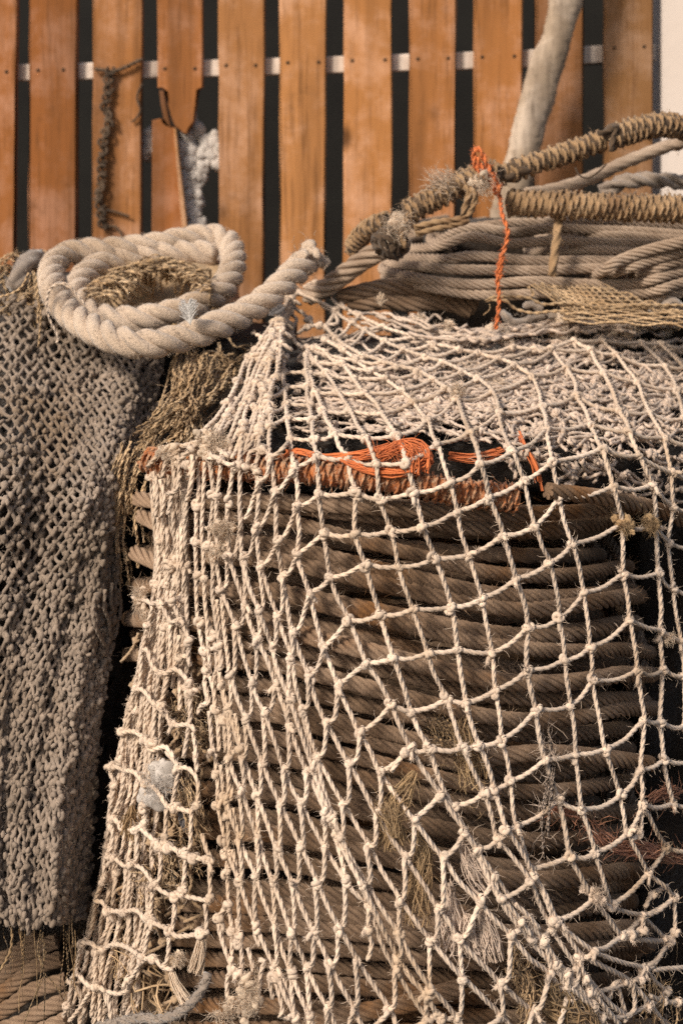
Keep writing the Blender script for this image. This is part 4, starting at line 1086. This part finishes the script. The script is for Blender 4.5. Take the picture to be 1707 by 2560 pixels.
def f_low(u):
    x0 = 345 + rng.normal(0, 22); y0 = 1130 + rng.normal(0, 20); L = rng.uniform(120, 330); p = []
    for t in np.linspace(0, 1, 7):
        p.append(px(x0 - 26 * math.sin(t * 2.6) + rng.normal(0, 3) - 8 * t, y0 + L * t, 2.15 + .02 * rng.random()))
    return p
cords(mb, 20, f_low)
def f_top(u):
    x0 = rng.uniform(520, 700); y0 = 890 + (700 - x0) * .12 + rng.normal(0, 25); p = []
    for t in np.linspace(0, 1, 5): p.append(px(x0 - 90 * t, y0 + 20 * t * rng.normal(0, 1) + 18 * math.sin(t * 3), 2.36 + .03 * rng.random()))
    return p
cords(mb, 26, f_top)
for s_ in ('T640,990 720,960 780,920', 'C0,210 80,170 200,80', 'V560,280 600,340 650,350 690,300 660,240', 'V575,320 600,420 575,480'):
    P = rope(mb, pxs(pl(s_), 2.2), .0024, sides=8, strands=2)
tag(mb.build('brown_netting', M_BROWN), 'frayed brown sisal cords spilling down between the grey net and the pale net', 'net')
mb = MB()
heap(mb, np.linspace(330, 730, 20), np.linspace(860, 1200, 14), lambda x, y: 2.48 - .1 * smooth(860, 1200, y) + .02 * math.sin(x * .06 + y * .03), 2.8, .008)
tag(mb.build('dark_heap', M_PILE), 'dark brown matted netting filling the gap below the thick rope', 'net heap')
mb = MB()
def f_lt(u):
    x0 = rng.uniform(-30, 90); y0 = rng.uniform(655, 780); p = []
    a = rng.uniform(-.5, 1.2); L = rng.uniform(40, 110)
    for t in np.linspace(0, 1, 6): p.append(px(x0 + L * t * math.cos(a), y0 + L * t * math.sin(a) - 14 * math.sin(t * 3.1), 2.46 + .05 * rng.random() + (760 - y0) * .0012))
    return p
cords(mb, 70, f_lt)
for s_ in ('T150,230 165,330 185,420 180,520 175,580', 'T160,240 175,360 170,470', 'T130,240 100,300 60,330 0,350', 'T140,250 120,340 80,370'):
    rope(mb, pxs(pl(s_), 2.33), .0023, sides=8, strands=2)
tag(mb.build('brown_netting', M_BROWN), 'brown sisal netting scraps at the far left edge behind the rope coil', 'net')
mb = MB(); P = rope(mb, pxs(pl('T70,310 95,240 130,190 170,170'), [2.5, 2.52, 2.56, 2.6]), .0215, sides=20, strands=3, soft=.6, rough=.05); fuzz(mb, P, .02, 1800, .008, .0004)
tag(mb.build('grey_rope', M_GREYROPE), 'short fuzzy grey rope end behind the left side of the rope coil', 'rope')
# scrap at the right, on the rim of the pale net
mb = MB()
TL, TR, BL, BR = np.array([1310, 700.]), np.array([1500, 705.]), np.array([1400, 775.]), np.array([1710, 790.])
for k in range(24):
    u = k / 23; p = []
    for t in np.linspace(0, 1, 9):
        q = (TL * (1 - u) + TR * u) * (1 - t) + (BL * (1 - u) + BR * u) * t
        q = q + np.array([14 * math.sin(u * 5 + t * 2), 7 * math.sin(k * 3.1 + t * 25)])
        p.append(px(q[0], q[1], 2.50 - .10 * t + .01 * rng.random() - .02 * math.sin(t * 3)))
    P = spline(p, .006); tube(mb, P, .0024, 8, 2, .02, cap=False); fuzz(mb, P, .002, 90, .01, .0003)
for k in range(12):
    y0 = 755 + k * 4.5; p = [px(x, y0 + 4 * math.sin(x * .05 + k * 2) + (x - 1450) * .035 + rng.normal(0, 1.5), 2.42 - .004 * k) for x in np.linspace(1400 + 10 * (k % 3), 1740, 12)]
    P = spline(p, .006); tube(mb, P, .0024, 8, 2, .02, cap=False); fuzz(mb, P, .002, 90, .01, .0003)
for s_ in ('B85,160 130,128 300,125 400,132 520,182 700,172 1000,212 1200,188 1568,188 1700,190', 'B95,150 160,150 230,152 300,212 380,238 450,248 560,236 720,232 900,250', 'B400,50 440,95 430,120', 'B500,20 600,110 640,140', 'B1340,270 1450,240 1568,245 1700,250', 'B110,180 110,220 65,262'):
    rope(mb, pxs(pl(s_), 2.405), .0033 if s_[:4] != 'B110' else .001, sides=8, strands=2)
tag(mb.build('brown_netting', M_BROWN), 'straw brown net scrap lying on the rear rim of the pale net at right', 'net')
for lab_, s_ in zip(('dusty grey rag end right of the hanging orange twine', 'low dusty grey rag lying across the dark hole behind the net rim', 'dusty grey rag under the middle of the straw brown net scrap', 'pale grey rag showing right of the straw brown net scrap'), ('B370,200 420,180 500,210', 'B200,240 300,320 430,290 520,260', 'B560,260 650,270 760,290', 'B1320,210 1400,220 1480,150 1568,200')):
    mb = MB(); C2 = spline(pxs(pl(s_), 2.47), .006); tube(mb, C2, .0125 * (1 + .16 * np.sin(np.arange(len(C2)) * .43) + .1 * rng.standard_normal(len(C2))), 16, rough=.12, flat=.5); fuzz(mb, C2, .015, 500, .01, .0004)
    tag(mb.build('grey_rag', M_GREYROPE), lab_, 'rag', 'grey rags behind the net rim')

# ================================================================== FRAYED ROPES HANGING INSIDE THE NET
def frayed(label, paths, mat, cat='frayed rope', name='frayed_rope'):
    mb = MB()
    for s_, dz, n, r0, r1, rad, st in paths:
        hank(mb, pxs(pl(s_), lambda x, y: ynet(x, y) + dz), n, r0 * 1.1, r1 * 1.15, rad * .85, st, 1.1, trim=.4)
        C = spline(pxs(pl(s_), lambda x, y: ynet(x, y) + dz), .01); fuzz(mb, C, (r0 + r1) * .4, 450, .03, .0004, .9)
    return tag(mb.build(name, mat), label, cat)
frayed('tan frayed hank hanging inside the net at lower centre', [('I480,740 530,850 560,950 560,1100 K520,80 520,200 530,350', .012, 110, .006, .02, .0008, 0), ('I480,745 520,900 500,1050', .012, 40, .006, .012, .0008, 0)], M_TAN)
frayed('olive brown frayed hank with a knot above the tan one', [('W420,1090 450,1150 500,1220 540,1290', .02, 30, .016, .018, .0014, 2), ('W540,1100 570,1180 600,1260 I1000,200 990,380', .02, 50, .012, .02, .001, 0), ('I860,180 900,300 930,420', .024, 50, .012, .014, .001, 0), ('I1060,500 1090,600 1120,700', .022, 60, .014, .02, .0008, 0)], M_TAN)
frayed('long thin frayed strands hanging at bottom centre of the net', [('I900,850 940,1000 1000,1150 K1100,50', .01, 60, .006, .014, .0009, 0), ('K760,0 800,150 780,350 770,520 760,650', .02, 50, .008, .014, .0012, 0), ('K820,120 860,260 890,400', .015, 26, .006, .010, .0012, 0)], M_NET2)
frayed('pale brush-like frayed rope end, rightmost of the hanging strands', [('K1080,250 1120,380 1150,520 1160,680', .008, 130, .008, .016, .0009, 0)], M_NET2)
frayed('pale frayed rope end hanging left of the brush-like one', [('K980,300 960,420 980,560 1030,640', .008, 90, .008, .012, .0009, 0)], M_NET2)
frayed('fanned pale fibre web stretched in the net left of the tan hank', [('G1500,150 1440,260 1380,360 1330,450', .0, 40, .004, .02, .0008, 0), ('G1290,360 1320,480 1330,560 1340,640', -.004, 120, .022, .008, .0007, 0)], M_TAN)
frayed('thin grey cord hanging in the net left of the red strands', [('W935,1100 950,1200 965,1280 J400,20 385,250 370,420 340,600 330,800 335,950 300,1100', .006, 14, .005, .006, .0016, 2)], M_NET2, 'cord', 'cord')
frayed('faded red rope strands tangled behind the net at lower right', [('J400,570 520,610 680,640', .03, 20, .004, .006, .0009, 0), ('J720,690 800,800 900,870 1000,920 1100,930 1250,950 1400,985 1600,1010', .022, 46, .009, .011, .0011, 0), ('J1280,500 1400,440 1568,440', .035, 22, .006, .010, .0011, 0), ('J740,720 780,780 800,850', .03, 16, .006, .008, .0011, 0)], M_SALMON)
frayed('brown rope with a thick knot under the net at bottom right', [('K1360,560 1350,680 1380,780 1440,850 1480,950 1490,1100 1480,1270', .016, 26, .012, .011, .0022, 2), ('K1360,600 1450,640 1470,720 1400,790', .012, 22, .012, .012, .0022, 2)], M_BROWN)
frayed('frayed rusty brown rope slanting down to the bottom edge at right', [('L290,860 380,980 500,1090 650,1200 760,1290', .016, 130, .022, .026, .0013, 0)], M_TAN)
frayed('brown fringe of cords hanging at the bottom right corner', [('L1300,860 1320,980 1280,1100 1260,1290', .02, 16, .02, .02, .0022, 2), ('L1400,1080 1420,1290', .016, 14, .02, .024, .0022, 2), ('L1540,830 1500,960 1460,1040', .02, 12, .012, .016, .0022, 2), ('L1560,560 1540,650', .02, 12, .010, .01, .0022, 2)], M_BROWN)
frayed('dark brown fibres bunched inside the left panel of the pale net', [('F900,560 960,700 1000,860 1050,1000', .05, 22, .03, .04, .0018, 2), ('F700,650 760,800 820,1000 860,1200', .05, 22, .03, .04, .0018, 2), ('F980,200 1040,320 1080,520 1130,640', .02, 30, .012, .016, .002, 2), ('M900,760 960,950 1050,1150 1100,1290', .05, 26, .03, .05, .0016, 0), ('M700,600 760,700 740,850', .02, 60, .016, .02, .0009, 0), ('D700,720 760,850 820,1100 840,1266', .05, 26, .03, .03, .0014, 2)], M_BROWN)
mb = MB(); P = rope(mb, pxs(pl('M520,1300 700,1255 900,1215 1050,1230 1200,1190 1330,1100 1430,980 1480,880 1490,830'), lambda x, y: ynet(x, y) - .012), .0075, sides=16, strands=3, soft=.6, rough=.07); fuzz(mb, P, .007, 1500, .008, .0004)
tag(mb.build('grey_rope', M_GREYROPE), 'fuzzy grey rope curving up inside the net at the bottom left', 'rope')
# brown backing inside the open left panel so that it reads as bunched net
bb = MB()
for k in range(75):
    x0 = rng.uniform(330, 520); y0 = rng.uniform(1560, 2420)
    x0 -= (y0 - 1560) * .06
    pts = [px(x0 + rng.normal(0, 8) + i * rng.normal(0, 4), y0 + i * 24, ynet(x0, y0) + .03 + .03 * rng.random()) for i in range(rng.integers(4, 9))]
    P = spline(pts, .006); tube(bb, P, .0031, 9, 3, .027, soft=.25); fuzz(bb, P, .003, 60, .012, .0003)
    for q in range(2, len(P) - 2, 6):
        blob(bb, P[q], .0052, 2, .4, freq=3)
tag(bb.build('net_bundle', M_NET3), 'brownish knotted netting bunched behind the open left panel of the pale net', 'net')

# ================================================================== BOTTOM LEFT CORNER
oc = empty('wire_coil', (-.45, 2.2, 0), 'brown wire rope turns showing below the grey net in the bottom left corner', 'cable coil')
for s_, d in (('X-60,1260 60,1190 140,1130 300,1080', 2.16), ('X-60,1180 60,1100 160,1020 280,980', 2.2), ('X-60,1090 40,1040 160,940 260,900', 2.24), ('X-60,1330 100,1270 230,1200 330,1160', 2.13), ('X-60,1420 120,1340 300,1260', 2.10), ('X-60,1010 60,960 170,880', 2.27)):
    mb = MB(); rope(mb, pxs(pl(s_), d), .0118, sides=36, strands=6, pitch=.10, step=.0045); mb.build('cable_turn', M_WIRE, oc, smooth=False)
mb = MB(); heap(mb, np.linspace(-100, 240, 10), np.linspace(2330, 3300, 24), lambda x, y: 2.28 - .1 * smooth(2330, 2640, y), 2.6, .01); mb.build('dark_core', M_PILE, oc)  # one solid dark block at the back of the corner turns
mb = MB()
for s_, r in (('X48,815 55,880 45,950 15,1010 -10,1050', .0026), ('X185,850 170,950 190,1020 170,1120 130,1220 100,1300', .0016), ('X195,860 200,960 200,1040 250,1100 290,1170', .0016), ('X180,860 210,940 195,1010 205,1100 200,1276', .0014), ('X190,870 180,960 200,1050 160,1160', .0012)):
    rope(mb, pxs(pl(s_), 2.04), r, sides=7, strands=2, step=.006)
for k in range(16):
    x0 = rng.uniform(5, 190); y0 = rng.uniform(2290, 2340); L = rng.uniform(60, 230)
    rope(mb, pxs([(x0 + rng.normal(0, 9) * t, y0 + L * t) for t in (0, .25, .5, .75, 1)], 2.06), rng.uniform(.0007, .0015), sides=6, strands=2, step=.006)
tag(mb.build('loose_cord', M_TAN), 'thin tan strings hanging from the lower hem of the grey net', 'cord')

# ================================================================== CAMERA, LIGHT, WORLD
cam = bpy.data.cameras.new('camera'); co = bpy.data.objects.new('camera', cam); COL.objects.link(co)
co.location = (0, 0, CAMH); co.rotation_euler = (R_(90), 0, 0)
cam.sensor_fit = 'HORIZONTAL'; cam.sensor_width = 24; cam.lens = 50
cam.shift_y = -(1280 - HY) / WPX
cam.clip_start = .05; cam.clip_end = 300
cam.dof.use_dof = True; cam.dof.focus_distance = 1.92; cam.dof.aperture_fstop = 4.0
scene.camera = co
to_sun = Vector((-.52, -.64, .66)).normalized()
sd = bpy.data.lights.new('sun', 'SUN'); so = bpy.data.objects.new('sun', sd); COL.objects.link(so)
so.rotation_euler = (-to_sun).to_track_quat('-Z', 'Y').to_euler()
sd.energy = 3.1; sd.angle = R_(11.0); sd.color = (1.0, .90, .785)
w = bpy.data.worlds.new('World'); scene.world = w; w.use_nodes = True
nt = w.node_tree; bg = nt.nodes['Background']
sky = nt.nodes.new('ShaderNodeTexSky'); sky.sky_type = 'NISHITA'; sky.sun_disc = False
sky.sun_elevation = math.asin(to_sun.z); sky.sun_rotation = math.atan2(to_sun.x, to_sun.y)
sky.dust_density = 4.0
nt.links.new(sky.outputs[0], bg.inputs[0]); bg.inputs[1].default_value = .09
vs = scene.view_settings; vs.view_transform = 'Standard'; vs.look = 'None'; vs.exposure = .30; vs.gamma = 1; vs.use_curve_mapping = False
scene.render.engine = 'CYCLES'
scene.cycles.use_denoising = False
scene.cycles.max_bounces = 6
